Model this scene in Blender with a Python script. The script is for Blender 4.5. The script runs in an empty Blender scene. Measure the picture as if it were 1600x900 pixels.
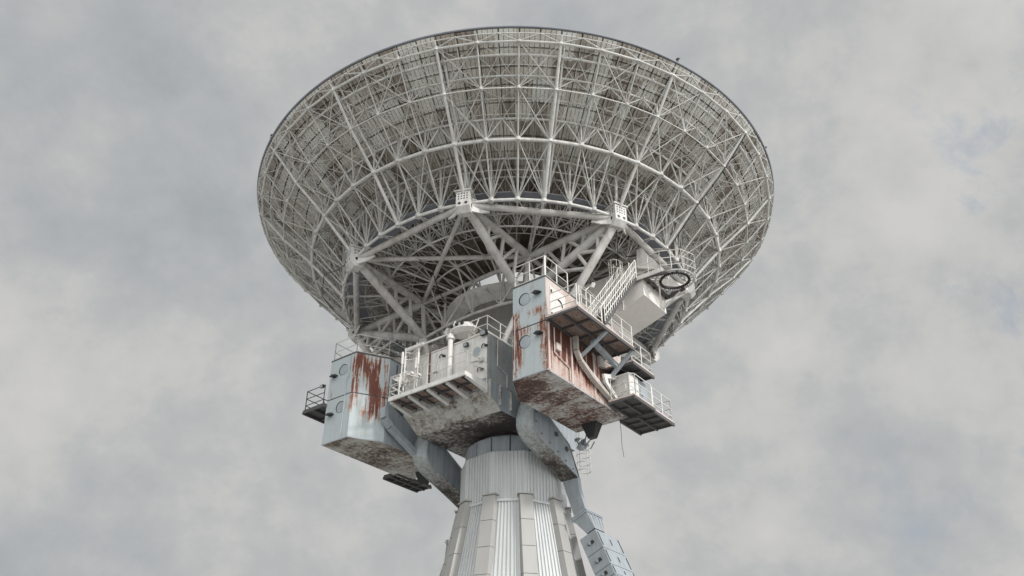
import bpy, math, random
from mathutils import Vector, Matrix
R = math.radians
sin, cos, pi = math.sin, math.cos, math.pi
random.seed(7)
C = bpy.context.scene.collection
scn = bpy.context.scene

# ------------------------------------------------------------------ camera
cam_d = bpy.data.cameras.new('camera')
cam_d.sensor_width = 36.0
cam_d.lens = 1343.7 / 1600 * 36
cam_d.clip_start = 0.1
cam_d.clip_end = 20000
cam = bpy.data.objects.new('camera', cam_d)
C.objects.link(cam)
cam.location = (0, -44.04, 1.6)
cam.rotation_euler = (R(90 + 32.47), 0, 0.0013)
scn.camera = cam

# ------------------------------------------------------------------ light
SUN = Vector((0.72, -0.60, 0.53)).normalized()      # direction towards the sun
sun_el = math.asin(SUN.z)
sun_az = math.atan2(SUN.x, SUN.y)
w = bpy.data.worlds.new('World')
scn.world = w
w.use_nodes = True
nt = w.node_tree
nt.nodes.clear()
N = nt.nodes.new
L = nt.links.new


def math_node(tree, op, a, b=None, clamp=False):
    n = tree.nodes.new('ShaderNodeMath')
    n.operation = op
    n.use_clamp = clamp
    for i, v in enumerate((a, b)):
        if v is None:
            continue
        if isinstance(v, (int, float)):
            n.inputs[i].default_value = v
        else:
            tree.links.new(v, n.inputs[i])
    return n.outputs[0]


def mix_node(tree, fac, a, b, mode='MIX'):
    n = tree.nodes.new('ShaderNodeMix')
    n.data_type = 'RGBA'
    n.blend_type = mode
    for idx, v in ((0, fac), (6, a), (7, b)):
        if isinstance(v, (int, float)):
            n.inputs[idx].default_value = v
        elif isinstance(v, (tuple, list)):
            n.inputs[idx].default_value = (*v[:3], 1)
        else:
            tree.links.new(v, n.inputs[idx])
    return n.outputs[2]


def ramp_node(tree, v, stops):
    n = tree.nodes.new('ShaderNodeValToRGB')
    e = n.color_ramp.elements
    while len(e) < len(stops):
        e.new(0.5)
    for k, (p, c) in enumerate(stops):
        e[k].position = p
        e[k].color = (c, c, c, 1) if isinstance(c, (int, float)) else (*c, 1)
    tree.links.new(v, n.inputs[0])
    return n.outputs[0]


def noise_node(tree, vec, scale, detail=4, rough=0.55, dist=0.0):
    n = tree.nodes.new('ShaderNodeTexNoise')
    n.inputs['Scale'].default_value = scale
    n.inputs['Detail'].default_value = detail
    n.inputs['Roughness'].default_value = rough
    n.inputs['Distortion'].default_value = dist
    tree.links.new(vec, n.inputs['Vector'])
    return n.outputs['Fac']


def map_node(tree, vec, scale=(1, 1, 1), loc=(0, 0, 0), rot=(0, 0, 0)):
    n = tree.nodes.new('ShaderNodeMapping')
    n.inputs['Scale'].default_value = scale
    n.inputs['Location'].default_value = loc
    n.inputs['Rotation'].default_value = rot
    tree.links.new(vec, n.inputs['Vector'])
    return n.outputs[0]


sky = N('ShaderNodeTexSky')
sky.sky_type = 'NISHITA'
sky.sun_disc = False
sky.sun_elevation = sun_el
sky.sun_rotation = sun_az
tc = N('ShaderNodeTexCoord').outputs['Generated']
v1 = map_node(nt, tc, (1.0, 1.0, 1.1), (3.1, 1.7, 0.4))
n1 = noise_node(nt, v1, 2.7, 12, 0.56, 0.12)
n2 = noise_node(nt, map_node(nt, tc, (1, 1, 1.1), (8.2, 0.3, 5.0)), 7.5, 12, 0.6, 0.1)
n3 = noise_node(nt, map_node(nt, tc, (1, 1, 1.3), (2.2, 4.3, 1.0)), 24.0, 8, 0.62, 0.0)
dens = math_node(nt, 'ADD', math_node(nt, 'MULTIPLY', n1, 0.58), math_node(nt, 'ADD', math_node(nt, 'MULTIPLY', n2, 0.34), math_node(nt, 'MULTIPLY', n3, 0.08)))
cloud = ramp_node(nt, dens, [(0.36, (3.6, 3.82, 4.0)), (0.45, (4.3, 4.43, 4.5)), (0.495, (4.75, 4.8, 4.8)), (0.52, (5.15, 5.15, 5.08)), (0.60, (5.75, 5.68, 5.55))])
blue = mix_node(nt, 0.22, (3.0, 3.9, 5.0), sky.outputs[0])
gap = ramp_node(nt, noise_node(nt, map_node(nt, tc, (1, 1, 1), (1.3, 6.1, 2.2)), 7.5, 9, 0.62, 0.4), [(0.52, 0.0), (0.64, 0.6)])
sx = nt.nodes.new('ShaderNodeSeparateXYZ'); L(tc, sx.inputs[0])
gap = math_node(nt, 'MULTIPLY', gap, ramp_node(nt, sx.outputs[0], [(0.36, 0.0), (0.5, 1.0)]))
skyc = mix_node(nt, gap, cloud, blue)
# clouds glow brighter around the veiled sun
dotn = N('ShaderNodeVectorMath'); dotn.operation = 'DOT_PRODUCT'
L(tc, dotn.inputs[0]); dotn.inputs[1].default_value = Vector((0.40, -0.80, 0.45)).normalized()
glow = math_node(nt, 'POWER', math_node(nt, 'MAXIMUM', dotn.outputs['Value'], 0.0), 1.2)
glow = math_node(nt, 'ADD', math_node(nt, 'MULTIPLY', glow, 3.0), 1.0)
gl = N('ShaderNodeVectorMath'); gl.operation = 'SCALE'
L(skyc, gl.inputs[0]); L(glow, gl.inputs['Scale'])
bg = N('ShaderNodeBackground')
bg.inputs['Strength'].default_value = 0.10
L(gl.outputs[0], bg.inputs['Color'])
L(bg.outputs[0], N('ShaderNodeOutputWorld').inputs[0])
sd = bpy.data.lights.new('sun', 'SUN')
sd.energy = 2.2
sd.angle = R(5)
sd.color = (1.0, 0.97, 0.93)
so = bpy.data.objects.new('sun', sd)
C.objects.link(so)
so.location = SUN * 90
so.rotation_euler = (-SUN).to_track_quat('-Z', 'Y').to_euler()
scn.view_settings.view_transform = 'Standard'
scn.view_settings.look = 'None'
scn.view_settings.exposure = 0.08
scn.view_settings.gamma = 1.0

# ------------------------------------------------------------------ materials
MATS = {}


def new_mat(name):
    m = bpy.data.materials.new(name)
    m.use_nodes = True
    t = m.node_tree
    b = t.nodes['Principled BSDF']
    MATS[name] = m
    return m, t, b


def obj_co(t):
    return t.nodes.new('ShaderNodeTexCoord').outputs['Object']


def bump(t, b, h, strength=0.3, dist=0.02):
    n = t.nodes.new('ShaderNodeBump')
    n.inputs['Strength'].default_value = strength
    n.inputs['Distance'].default_value = dist
    t.links.new(h, n.inputs['Height'])
    t.links.new(n.outputs[0], b.inputs['Normal'])


def paint(name, base, amt=0.0, rust=(0.09, 0.027, 0.015), pale=(0.33, 0.15, 0.085), streak=0.5,
          scale=1.0, dirt=0.25, rough=0.6, spots=(), org=(0, 0, 0), dirtcol=(0.10, 0.09, 0.075), flow=(1, 1, 0.8), patch=0.1):
    """weathered paint; amt lowers the rust threshold, spots = (centre, radii, weight) of rusty places"""
    m, t, b = new_mat(name)
    co = obj_co(t)
    off = random.uniform(0, 30)
    big = noise_node(t, map_node(t, co, flow, (off, off, off), (0, 0, 0.6)), 0.8 * scale, 9, 0.68, 0.5)
    fine = noise_node(t, map_node(t, co, (1, 1, 1), (off + 3, 1, 2)), 5.5 * scale, 7, 0.7, 0.4)
    st = noise_node(t, map_node(t, co, (1, 1, 0.09), (off, 2, 1)), 4.5 * scale, 6, 0.6)
    stc = ramp_node(t, st, [(0.40, 0.0), (0.60, 1.0)])
    s = math_node(t, 'ADD', math_node(t, 'MULTIPLY', big, 0.5),
                  math_node(t, 'ADD', math_node(t, 'MULTIPLY', st, 0.5 * streak), math_node(t, 'MULTIPLY', fine, 0.5 * (1 - streak))))
    for (cx, cy, cz), (rx, ry, rz), wt in spots:
        cx, cy, cz = cx - org[0], cy - org[1], cz - org[2]
        mv = map_node(t, co, (1 / rx, 1 / ry, 1 / rz), (-cx / rx, -cy / ry, -cz / rz))
        ln = t.nodes.new('ShaderNodeVectorMath'); ln.operation = 'LENGTH'
        t.links.new(mv, ln.inputs[0])
        k = math_node(t, 'SUBTRACT', 1.0, ln.outputs['Value'], True)
        k = math_node(t, 'MULTIPLY', k, wt)
        k = math_node(t, 'MULTIPLY', k, math_node(t, 'ADD', 1.0 - streak, math_node(t, 'MULTIPLY', stc, 1.7 * streak)))
        s = math_node(t, 'ADD', s, k)
    low = noise_node(t, map_node(t, co, (1, 1, 1), (off + 9, 4, off)), 0.42 * scale, 2, 0.5, 0.3)
    s = math_node(t, 'ADD', s, amt)
    s = math_node(t, 'ADD', s, math_node(t, 'MULTIPLY', math_node(t, 'SUBTRACT', low, 0.5), patch))
    s = math_node(t, 'ADD', s, math_node(t, 'MULTIPLY', math_node(t, 'SUBTRACT', fine, 0.5), 0.22))
    f1 = ramp_node(t, s, [(0.53, 0.0), (0.60, 0.4), (0.68, 0.95)])
    f2 = ramp_node(t, s, [(0.63, 0.0), (0.78, 1.0)])
    dn = ramp_node(t, math_node(t, 'ADD', math_node(t, 'MULTIPLY', st, 0.6), math_node(t, 'MULTIPLY', big, 0.4)), [(0.42, 0.0), (0.66, 1.0)])
    c = mix_node(t, math_node(t, 'MULTIPLY', dn, dirt), base, dirtcol)
    c = mix_node(t, f1, c, pale)
    c = mix_node(t, f2, c, rust)
    t.links.new(c, b.inputs['Base Color'])
    b.inputs['Roughness'].default_value = rough
    bump(t, b, s, 0.25, 0.02)
    return m


STEEL = paint('weathered_white_steel', (0.66, 0.655, 0.63), -0.01, dirt=0.32, scale=0.9, rust=(0.2, 0.13, 0.1), pale=(0.42, 0.36, 0.31))
STEEL2 = paint('thin_strut_paint', (0.57, 0.565, 0.54), -0.02, dirt=0.4, scale=0.8, rust=(0.2, 0.14, 0.11), pale=(0.4, 0.34, 0.3))
TUBE = paint('support_tube_paint', (0.60, 0.585, 0.56), 0.0, dirt=0.45, scale=0.5, pale=(0.36, 0.28, 0.25), rust=(0.22, 0.14, 0.12))
WHITE = paint('white_cabin_paint', (0.73, 0.72, 0.69), -0.03, dirt=0.28, scale=1.1, pale=(0.45, 0.34, 0.27), rust=(0.25, 0.15, 0.1))
CREAM = paint('cream_panel_paint', (0.78, 0.745, 0.71), -0.1, dirt=0.1)
RAIL = paint('railing_paint', (0.68, 0.67, 0.63), -0.04, dirt=0.15, pale=(0.4, 0.3, 0.26))
BLUE = paint('blue_grey_paint', (0.37, 0.41, 0.44), -0.07, dirt=0.4, scale=0.8, dirtcol=(0.05, 0.05, 0.055), rust=(0.04, 0.03, 0.03), pale=(0.16, 0.15, 0.14))
PALE = paint('pale_blue_cabin_paint', (0.44, 0.49, 0.505), -0.05, dirt=0.22, scale=1.2, dirtcol=(0.25, 0.24, 0.21))
PLATE = paint('girder_edge_paint', (0.42, 0.46, 0.47), 0.05, patch=0.4, dirt=0.4, scale=1.3, streak=0.1, rust=(0.045, 0.035, 0.03), pale=(0.22, 0.20, 0.17),
              spots=[((0, -0.2, -1.7), (5.0, 3.4, 1.8), 0.20)])
DARK = paint('dark_grating', (0.085, 0.083, 0.085), -0.02, dirt=0.3, rough=0.75, pale=(0.12, 0.06, 0.045), rust=(0.06, 0.03, 0.02))
SLATE = paint('slate_catwalk_paint', (0.24, 0.255, 0.29), -0.05, dirt=0.2)
BLACK = paint('black_metal', (0.02, 0.02, 0.022), -0.1, dirt=0.1, rough=0.5)
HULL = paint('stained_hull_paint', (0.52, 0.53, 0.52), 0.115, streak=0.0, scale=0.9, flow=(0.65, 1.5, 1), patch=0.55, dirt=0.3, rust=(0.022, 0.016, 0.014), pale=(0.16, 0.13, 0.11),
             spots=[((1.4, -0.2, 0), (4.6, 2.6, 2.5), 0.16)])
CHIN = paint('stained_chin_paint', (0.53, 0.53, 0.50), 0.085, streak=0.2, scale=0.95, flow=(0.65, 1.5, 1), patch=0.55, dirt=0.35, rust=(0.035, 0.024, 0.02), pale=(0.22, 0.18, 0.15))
SOFFIT = paint('rusty_soffit_paint', (0.52, 0.52, 0.50), 0.135, streak=0.0, scale=1.0, flow=(0.65, 1.5, 1), patch=0.55, dirt=0.3, rust=(0.045, 0.017, 0.012), pale=(0.20, 0.11, 0.085))
SALMON = paint('faded_salmon_paint', (0.50, 0.41, 0.37), 0.05, org=(6, -3.8, 18.94), streak=0.75, scale=1.4, dirt=0.2, rust=(0.085, 0.025, 0.016), pale=(0.30, 0.12, 0.08),
               spots=[((7.3, -5.6, 21.5), (1.0, 3.6, 1.9), 0.42), ((7.3, -3.2, 20.4), (1.0, 2.8, 1.2), 0.36), ((7.3, -7.0, 20.6), (1, 1.0, 1.9), 0.26)])
SALMON2 = paint('faded_pink_paint', (0.56, 0.49, 0.455), 0.0, streak=0.5, scale=1.6, dirt=0.15, pale=(0.45, 0.24, 0.17), rust=(0.22, 0.08, 0.05))
RIGHTF = paint('rust_edged_pale_paint', (0.44, 0.49, 0.505), -0.03, org=(6, -3.8, 18.94), streak=0.55, scale=1.5, dirt=0.2, dirtcol=(0.25, 0.24, 0.21), rust=(0.12, 0.036, 0.022),
               spots=[((5.4, -7.1, 20.5), (0.8, 1, 2.2), 0.36), ((7.25, -7.1, 20.6), (0.5, 1, 2.2), 0.36), ((5.6, -7.1, 22.3), (0.7, 1, 0.5), 0.12),
                      ((6.6, -7.1, 22.2), (0.5, 1, 0.45), 0.34), ((6.3, -7.1, 21.3), (1.4, 1, 0.5), 0.16)])
LEFTF = paint('streaked_pale_paint', (0.44, 0.49, 0.505), -0.035, org=(-6, -3.8, 18.94), streak=0.75, scale=1.3, dirt=0.22, dirtcol=(0.25, 0.24, 0.21), rust=(0.13, 0.034, 0.018),
              spots=[((-4.75, -6.0, 21.7), (0.5, 1.2, 2.3), 0.42), ((-4.95, -6.3, 23.3), (1.1, 1.8, 1.0), 0.36), ((-5.3, -7.0, 22.2), (0.34, 0.7, 2.2), 0.34),
                     ((-7.1, -7.1, 22.0), (0.35, 0.6, 0.7), 0.2), ((-5.7, -7.1, 20.9), (0.3, 0.6, 1.0), 0.14)])
WEIGHT = paint('counterweight_paint', (0.32, 0.355, 0.38), -0.06, dirt=0.3, scale=1.2)
GALV = paint('tower_cladding', (0.57, 0.59, 0.59), -0.08, dirt=0.22, scale=0.5, dirtcol=(0.2, 0.2, 0.19))
CONC = paint('tower_rib_cladding', (0.385, 0.38, 0.365), -0.06, dirt=0.22, scale=0.4, dirtcol=(0.24, 0.23, 0.21))


def panel_material():
    m, t, b = new_mat('reflector_back_panels')
    co = obj_co(t)
    sep = t.nodes.new('ShaderNodeSeparateXYZ')
    t.links.new(co, sep.inputs[0])
    ang = math_node(t, 'ARCTAN2', sep.outputs[1], sep.outputs[0])
    rr = math_node(t, 'SQRT', math_node(t, 'ADD', math_node(t, 'POWER', sep.outputs[0], 2.0), math_node(t, 'POWER', sep.outputs[1], 2.0)))
    ca = math_node(t, 'FLOOR', math_node(t, 'MULTIPLY', ang, 96 / (2 * pi)))
    cr = math_node(t, 'FLOOR', math_node(t, 'MULTIPLY', rr, 1.1))
    cmb = t.nodes.new('ShaderNodeCombineXYZ')
    t.links.new(ca, cmb.inputs[0]); t.links.new(cr, cmb.inputs[1])
    wn = t.nodes.new('ShaderNodeTexWhiteNoise')
    wn.noise_dimensions = '3D'
    t.links.new(cmb.outputs[0], wn.inputs['Vector'])
    cell = wn.outputs['Value']
    # streaks running down the slope
    cm2 = t.nodes.new('ShaderNodeCombineXYZ')
    t.links.new(math_node(t, 'MULTIPLY', ang, 60.0), cm2.inputs[0]); t.links.new(math_node(t, 'MULTIPLY', rr, 0.7), cm2.inputs[1])
    st = noise_node(t, cm2.outputs[0], 1.0, 5, 0.6)
    big = noise_node(t, co, 0.35, 5, 0.6)
    k = math_node(t, 'ADD', math_node(t, 'MULTIPLY', cell, 0.36), math_node(t, 'ADD', math_node(t, 'MULTIPLY', st, 0.45), math_node(t, 'MULTIPLY', big, 0.35)))
    c = ramp_node(t, k, [(0.36, (0.20, 0.165, 0.135)), (0.50, (0.46, 0.42, 0.365)), (0.62, (0.66, 0.635, 0.575)), (0.80, (0.76, 0.78, 0.74))])
    cin = ramp_node(t, math_node(t, 'MULTIPLY', rr, 1 / 16), [(0.36, (0.26, 0.22, 0.185)), (0.56, (0.60, 0.54, 0.48)), (0.72, (1, 1, 1))])  # inner panels rust brown, darkened further to paint in the bowl's inner shade
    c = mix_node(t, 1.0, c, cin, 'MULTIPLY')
    t.links.new(c, b.inputs['Base Color'])
    b.inputs['Roughness'].default_value = 0.75
    return m


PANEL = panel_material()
m, t, b = new_mat('pale_bounce_ground')
cc = ramp_node(t, noise_node(t, obj_co(t), 0.15, 8, 0.6), [(0.35, (0.26, 0.26, 0.25)), (0.65, (0.42, 0.415, 0.405))])  # unseen ground, grey kept pale so it bounces light onto the undersides
t.links.new(cc, b.inputs['Base Color']); b.inputs['Roughness'].default_value = 0.95
GROUND = m
m, t, b = new_mat('lamp_glass')
b.inputs['Base Color'].default_value = (0.35, 0.38, 0.4, 1); b.inputs['Roughness'].default_value = 0.12
GLASS = m


# ------------------------------------------------------------------ mesh tools
class MB:
    def __init__(s):
        s.v = []; s.f = []; s.m = []; s.sm = []
        s.mats = []

    def mi(s, mat):
        if mat is None:
            return 0
        if mat not in s.mats:
            s.mats.append(mat)
        return s.mats.index(mat)

    def add(s, vs, fs, mat=None, smooth=False):
        o = len(s.v)
        s.v += [tuple(p) for p in vs]
        k = s.mi(mat)
        for f in fs:
            s.f.append([i + o for i in f]); s.m.append(k); s.sm.append(smooth)

    def tube(s, p, q, r, n=6, mat=None, r2=None, cap=True):
        p = Vector(p); q = Vector(q)
        d = q - p
        if d.length < 1e-5:
            return
        d.normalize()
        a = Vector((0, 0, 1)) if abs(d.z) < 0.9 else Vector((1, 0, 0))
        x = d.cross(a).normalized(); y = d.cross(x)
        r2 = r if r2 is None else r2
        vs = [p + (x * cos(2 * pi * i / n) + y * sin(2 * pi * i / n)) * r for i in range(n)]
        vs += [q + (x * cos(2 * pi * i / n) + y * sin(2 * pi * i / n)) * r2 for i in range(n)]
        s.add(vs, [(i, (i + 1) % n, n + (i + 1) % n, n + i) for i in range(n)], mat, n > 4)
        if cap:
            s.add(vs, [tuple(range(n))[::-1], tuple(range(n, 2 * n))], mat)

    def path(s, pts, r, n=6, mat=None):
        for a, b_ in zip(pts[:-1], pts[1:]):
            s.tube(a, b_, r, n, mat)

    def box(s, c, size, mat=None, M=None, mats=None):
        x, y, z = (d / 2 for d in size)
        vs = [Vector((i * x, j * y, k * z)) for i in (-1, 1) for j in (-1, 1) for k in (-1, 1)]
        if M is not None:
            vs = [M @ v for v in vs]
        vs = [v + Vector(c) for v in vs]
        s.add(vs, [(0, 1, 3, 2), (4, 6, 7, 5), (0, 4, 5, 1), (2, 3, 7, 6), (0, 2, 6, 4), (1, 5, 7, 3)], mat)

    def bar(s, p, q, w_, h, mat=None, up=(0, 0, 1)):
        """rectangular bar from p to q, w_ sideways, h along up"""
        p = Vector(p); q = Vector(q); d = (q - p)
        ln = d.length; d.normalize()
        x = d.cross(Vector(up)).normalized(); y = x.cross(d)
        vs = []
        for e in (p, q):
            for i, j in ((-1, -1), (1, -1), (1, 1), (-1, 1)):
                vs.append(e + x * i * w_ / 2 + y * j * h / 2)
        s.add(vs, [(0, 1, 5, 4), (1, 2, 6, 5), (2, 3, 7, 6), (3, 0, 4, 7), (3, 2, 1, 0), (4, 5, 6, 7)], mat)

    def prism(s, poly, z0, z1, mat=None, side_mats=None, bot=None, top=None):
        n = len(poly)
        vs = [(x, y, z0) for x, y in poly] + [(x, y, z1) for x, y in poly]
        for i in range(n):
            s.add([vs[i], vs[(i + 1) % n], vs[n + (i + 1) % n], vs[n + i]], [(0, 1, 2, 3)], side_mats[i] if side_mats else mat)
        s.add(vs[:n], [tuple(range(n))[::-1]], bot or mat)
        s.add(vs[n:], [tuple(range(n))], top or mat)

    def extrude(s, poly3, vec, mat=None, side=None):
        """closed planar polygon (3d points) pushed along vec"""
        n = len(poly3); v = Vector(vec)
        a = [Vector(p) for p in poly3]; b_ = [p + v for p in a]
        s.add(a, [tuple(range(n))[::-1]], mat); s.add(b_, [tuple(range(n))], mat)
        for i in range(n):
            s.add([a[i], a[(i + 1) % n], b_[(i + 1) % n], b_[i]], [(0, 1, 2, 3)], side or mat)

    def torus(s, c, R_, r, axis='z', n=24, k=6, mat=None, arc=2 * pi):
        full = abs(arc - 2 * pi) < 1e-6
        pts = []
        for i in range(n + (0 if full else 1)):
            a = arc * i / n
            if axis == 'z': pts.append(Vector(c) + Vector((cos(a), sin(a), 0)) * R_)
            elif axis == 'y': pts.append(Vector(c) + Vector((cos(a), 0, sin(a))) * R_)
            else: pts.append(Vector(c) + Vector((0, cos(a), sin(a))) * R_)
        if full: pts.append(pts[0])
        for a, b_ in zip(pts[:-1], pts[1:]):
            s.tube(a, b_, r, k, mat, cap=False)

    def disc(s, c, r, axis, th, n=20, mat=None):
        d = {'x': Vector((1, 0, 0)), 'y': Vector((0, 1, 0)), 'z': Vector((0, 0, 1))}[axis] if isinstance(axis, str) else Vector(axis)
        s.tube(Vector(c), Vector(c) + d * th, r, n, mat)

    def build(s, name, mat, parent, off=(0, 0, 0), label=None):
        me = bpy.data.meshes.new(name)
        o_ = Vector(off)
        me.from_pydata([tuple(Vector(p) - o_) for p in s.v], [], s.f)
        mats = s.mats if s.mats else [mat]
        if None in mats: mats = [mat if q is None else q for q in mats]
        for q in mats: me.materials.append(q)
        me.polygons.foreach_set('material_index', s.m)
        me.polygons.foreach_set('use_smooth', s.sm)
        me.update()
        ob = bpy.data.objects.new(name, me)
        C.objects.link(ob)
        if parent is not None: ob.parent = parent
        if label: ob['label'] = label
        return ob


AZ = 0.6453
ROT = Matrix.Rotation(-AZ, 4, 'Z')


class Thing:
    """Empty at (u, b, z) of the telescope's own axes; its parts are written in those same axes"""
    def __init__(s, name, label, cat, at, group=None):
        e = bpy.data.objects.new(name, None)
        C.objects.link(e)
        e.empty_display_size = 0.3
        s.at = Vector(at)
        e.location = ROT @ s.at
        e.rotation_euler = (0, 0, -AZ)
        e['label'] = label; e['category'] = cat
        if group: e['group'] = group
        s.e = e

    def part(s, name, mb, mat, label=None, parent=None):
        off = s.at
        return mb.build(name, mat, parent or s.e, off, label)


# ------------------------------------------------------------------ ground
g = MB()
g.add([(-6000, -6000, 0), (6000, -6000, 0), (6000, 6000, 0), (-6000, 6000, 0)], [(0, 1, 2, 3)])
go = g.build('ground', GROUND, None); go['kind'] = 'structure'

# ------------------------------------------------------------------ tower
tw = Thing('telescope_tower', 'conical metal clad tower with ten vertical ribs carrying the big dish', 'tower', (0, 0, 0))
A0 = R(-40.5)


def decagon(r, a0=A0, n=10):
    return [(r * cos(a0 + 2 * pi * i / n), r * sin(a0 + 2 * pi * i / n)) for i in range(n)]


def corrugated(r0, z0, r1, z1, per=9, depth=0.07):
    """ten flat facets with folded ribs"""
    mb = MB()
    for i in range(10):
        a, b_ = A0 + 2 * pi * i / 10, A0 + 2 * pi * (i + 1) / 10
        P = []
        for (r, z) in ((r0, z0), (r1, z1)):
            p = Vector((r * cos(a), r * sin(a), z)); q = Vector((r * cos(b_), r * sin(b_), z))
            nrm = Vector((cos((a + b_) / 2), sin((a + b_) / 2), 0))
            row = []
            for k in range(per):
                for (f, d) in ((0.0, 0), (0.55, 0), (0.62, 1), (0.93, 1)):
                    row.append(p.lerp(q, (k + f) / per) + nrm * d * depth)
            row.append(q)
            P.append(row)
        n = len(P[0])
        vs = P[0] + P[1]
        mb.add(vs, [(j, j + 1, n + j + 1, n + j) for j in range(n - 1)])
    return mb


tw.part('drum_cladding', corrugated(2.76, 15.62, 2.76, 18.1), GALV)
mb = MB(); mb.prism(decagon(2.74), 18.0, 18.13, GALV); mb.prism(decagon(2.85), 15.5, 15.62, GALV)
tw.part('roof_flashing', mb, GALV)
tw.part('cone_cladding', corrugated(2.74 + 0.205 * 15.5, 0.0, 2.74, 15.5, 11), GALV)
for i in range(10):
    a = A0 + 2 * pi * i / 10
    d = Vector((cos(a), sin(a), 0)); s_ = Vector((-sin(a), cos(a), 0))
    mb = MB()
    def rr(z): return 2.74 + 0.205 * (15.5 - z)
    zz = 15.78
    lv = [15.78, 14.45, 13.1, 11.75, 10.4, 9.0, 7.5, 6, 4, 2, 0]
    for z1, z0 in zip(lv[:-1], lv[1:]):
        z1 -= 0.012; z0 += 0.012
        vs = []
        for z in (z0, z1):
            ro = rr(z) + 0.27; ri = rr(z) - 0.25; hw = 0.36 + 0.01 * (15.5 - z)
            for (r_, h_) in ((ri, -hw), (ro, -hw + .05), (ro, hw - .05), (ri, hw)):
                vs.append(d * r_ + s_ * h_ + Vector((0, 0, z)))
        mb.add(vs, [(0, 1, 5, 4), (1, 2, 6, 5), (2, 3, 7, 6), (3, 0, 4, 7), (0, 3, 2, 1), (4, 5, 6, 7)])
    mb.bar(d * (rr(15.8) + 0.04) - s_ * 0.4 + Vector((0, 0, 15.82)), d * (rr(15.8) + 0.04) + s_ * 0.4 + Vector((0, 0, 15.82)), 0.62, 0.06)
    tw.part('rib', mb, CONC)
mb = MB()
for i in range(16):
    a = 2 * pi * i / 16
    M_ = Matrix.Rotation(a, 3, 'Z')
    mb.box((2.45 * cos(a), 2.45 * sin(a), 18.55), (0.16, 0.93, 0.83), None, M_)
mb.tube((0, 0, 18.05), (0, 0, 19.2), 2.3, 32)
tw.part('slewing_collar', mb, BLUE)
# ------------------------------------------------------------------ reflector dish
DC = Vector((-0.065, 0.335, 34.175))
nv = Vector((-0.0185, 0.0273, 1)).normalized()
e1 = Vector((1, 0, 0)); e1 = (e1 - nv * e1.dot(nv)).normalized(); e2 = nv.cross(e1)
RD, DEP = 16.0, 5.6


def par(r): return -DEP * (1 - (r / RD) ** 2)


def dp(r, h, a):
    return DC + nv * h + (e1 * cos(a) + e2 * sin(a)) * r


dish = Thing('radio_telescope_dish', 'huge round white lattice dish pointing at the sky, its panelled underside and trusses showing', 'radio telescope', (0, 0, 24))
# panels: fluted sheet seen from below + smooth reflecting face
RINGS = [3.0 + i * 12.95 / 17 for i in range(18)]
mb = MB()
NS = 96
fl, hh, dk = [], [], []
for q in range(4):                                         # four flutes per panel with dark grooves between them
    f0 = q / 4
    g_ = 0.06 if q == 0 else 0.02
    fl += [f0, f0 + g_, f0 + g_ + 0.03, f0 + 0.225]
    hh += [0.05 if q == 0 else 0.0, 0.0, -0.03, -0.03]
    dk += [True, False, False, False]
for j in range(len(RINGS) - 1):
    ra, rb = RINGS[j] + 0.03, RINGS[j + 1] - 0.03
    row0, row1 = [], []
    for k in range(NS):
        jit = random.uniform(-0.02, 0.02)
        for f_, h_ in zip(fl, hh):
            a = 2 * pi * (k + f_) / NS
            row0.append(dp(ra, par(ra) + h_ + jit, a)); row1.append(dp(rb, par(rb) + h_ + jit, a))
    n = len(row0)
    vs = row0 + row1
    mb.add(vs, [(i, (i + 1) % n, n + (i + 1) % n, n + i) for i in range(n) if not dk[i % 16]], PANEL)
    mb.add(vs, [(i, (i + 1) % n, n + (i + 1) % n, n + i) for i in range(n) if dk[i % 16]], DARK)
    mb.add([dp(RINGS[j] - 0.04, par(RINGS[j]) + 0.05, 2 * pi * k / NS) for k in range(NS)] + [dp(RINGS[j] + 0.04, par(RINGS[j]) + 0.05, 2 * pi * k / NS) for k in range(NS)],
           [(i, (i + 1) % NS, NS + (i + 1) % NS, NS + i) for i in range(NS)], DARK)
rows = []
for j in range(len(RINGS)):
    rows.append([dp(RINGS[j], par(RINGS[j]) + 0.09, 2 * pi * k / NS) for k in range(NS)])
for j in range(len(RINGS) - 1):
    vs = rows[j] + rows[j + 1]
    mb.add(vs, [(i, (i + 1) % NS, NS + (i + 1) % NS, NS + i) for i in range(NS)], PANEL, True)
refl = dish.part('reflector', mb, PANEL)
mb = MB()
pr = [dp(15.97, par(15.97) + 0.02, 2 * pi * k / 192) for k in range(193)]
mb.path(pr, 0.06, 6)
dish.part('rim_ring', mb, SLATE)

# lower chord nodes: (r, h)
LOW = [(15.62, -0.62), (14.14, -2.25), (12.25, -3.9), (10.18, -6.03), (7.7, -5.75), (5.4, -6.0), (3.3, -6.3)]
UP = [15.9, 15.05, 14.2, 13.25, 12.35, 11.4, 10.45, 9.5, 8.5, 7.4, 6.2, 4.9, 3.5]
UPH = [par(r) - 0.30 for r in UP]
# hoops
for (r, rad, nseg) in zip(UP, [0.03, 0.07, 0.06, 0.03, 0.07, 0.03, 0.06, 0.05, 0.035, 0.04, 0.03, 0.03, 0.04], [96] * 13):
    mb = MB(); mb.path([dp(r, par(r) - 0.30, 2 * pi * k / nseg) for k in range(nseg + 1)], rad, 5)
    dish.part('hoop', mb, STEEL)
for (r, h), rad in zip(LOW, [0.07, 0.035, 0.095, 0.085, 0.055, 0.045, 0.06]):
    mb = MB(); mb.path([dp(r, h, 2 * pi * k / 48) for k in range(49)], rad, 6)
    if (r, h) == LOW[2]:
        mb.path([dp(r - 0.25, h + 0.32, 2 * pi * k / 48) for k in range(49)], 0.06, 6)
    dish.part('hoop', mb, STEEL)
st = 2 * pi / 48


def up(i, k): return dp(UP[i], UPH[i], k * st)
def lo(i, k): return dp(LOW[i][0], LOW[i][1], k * st)


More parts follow.
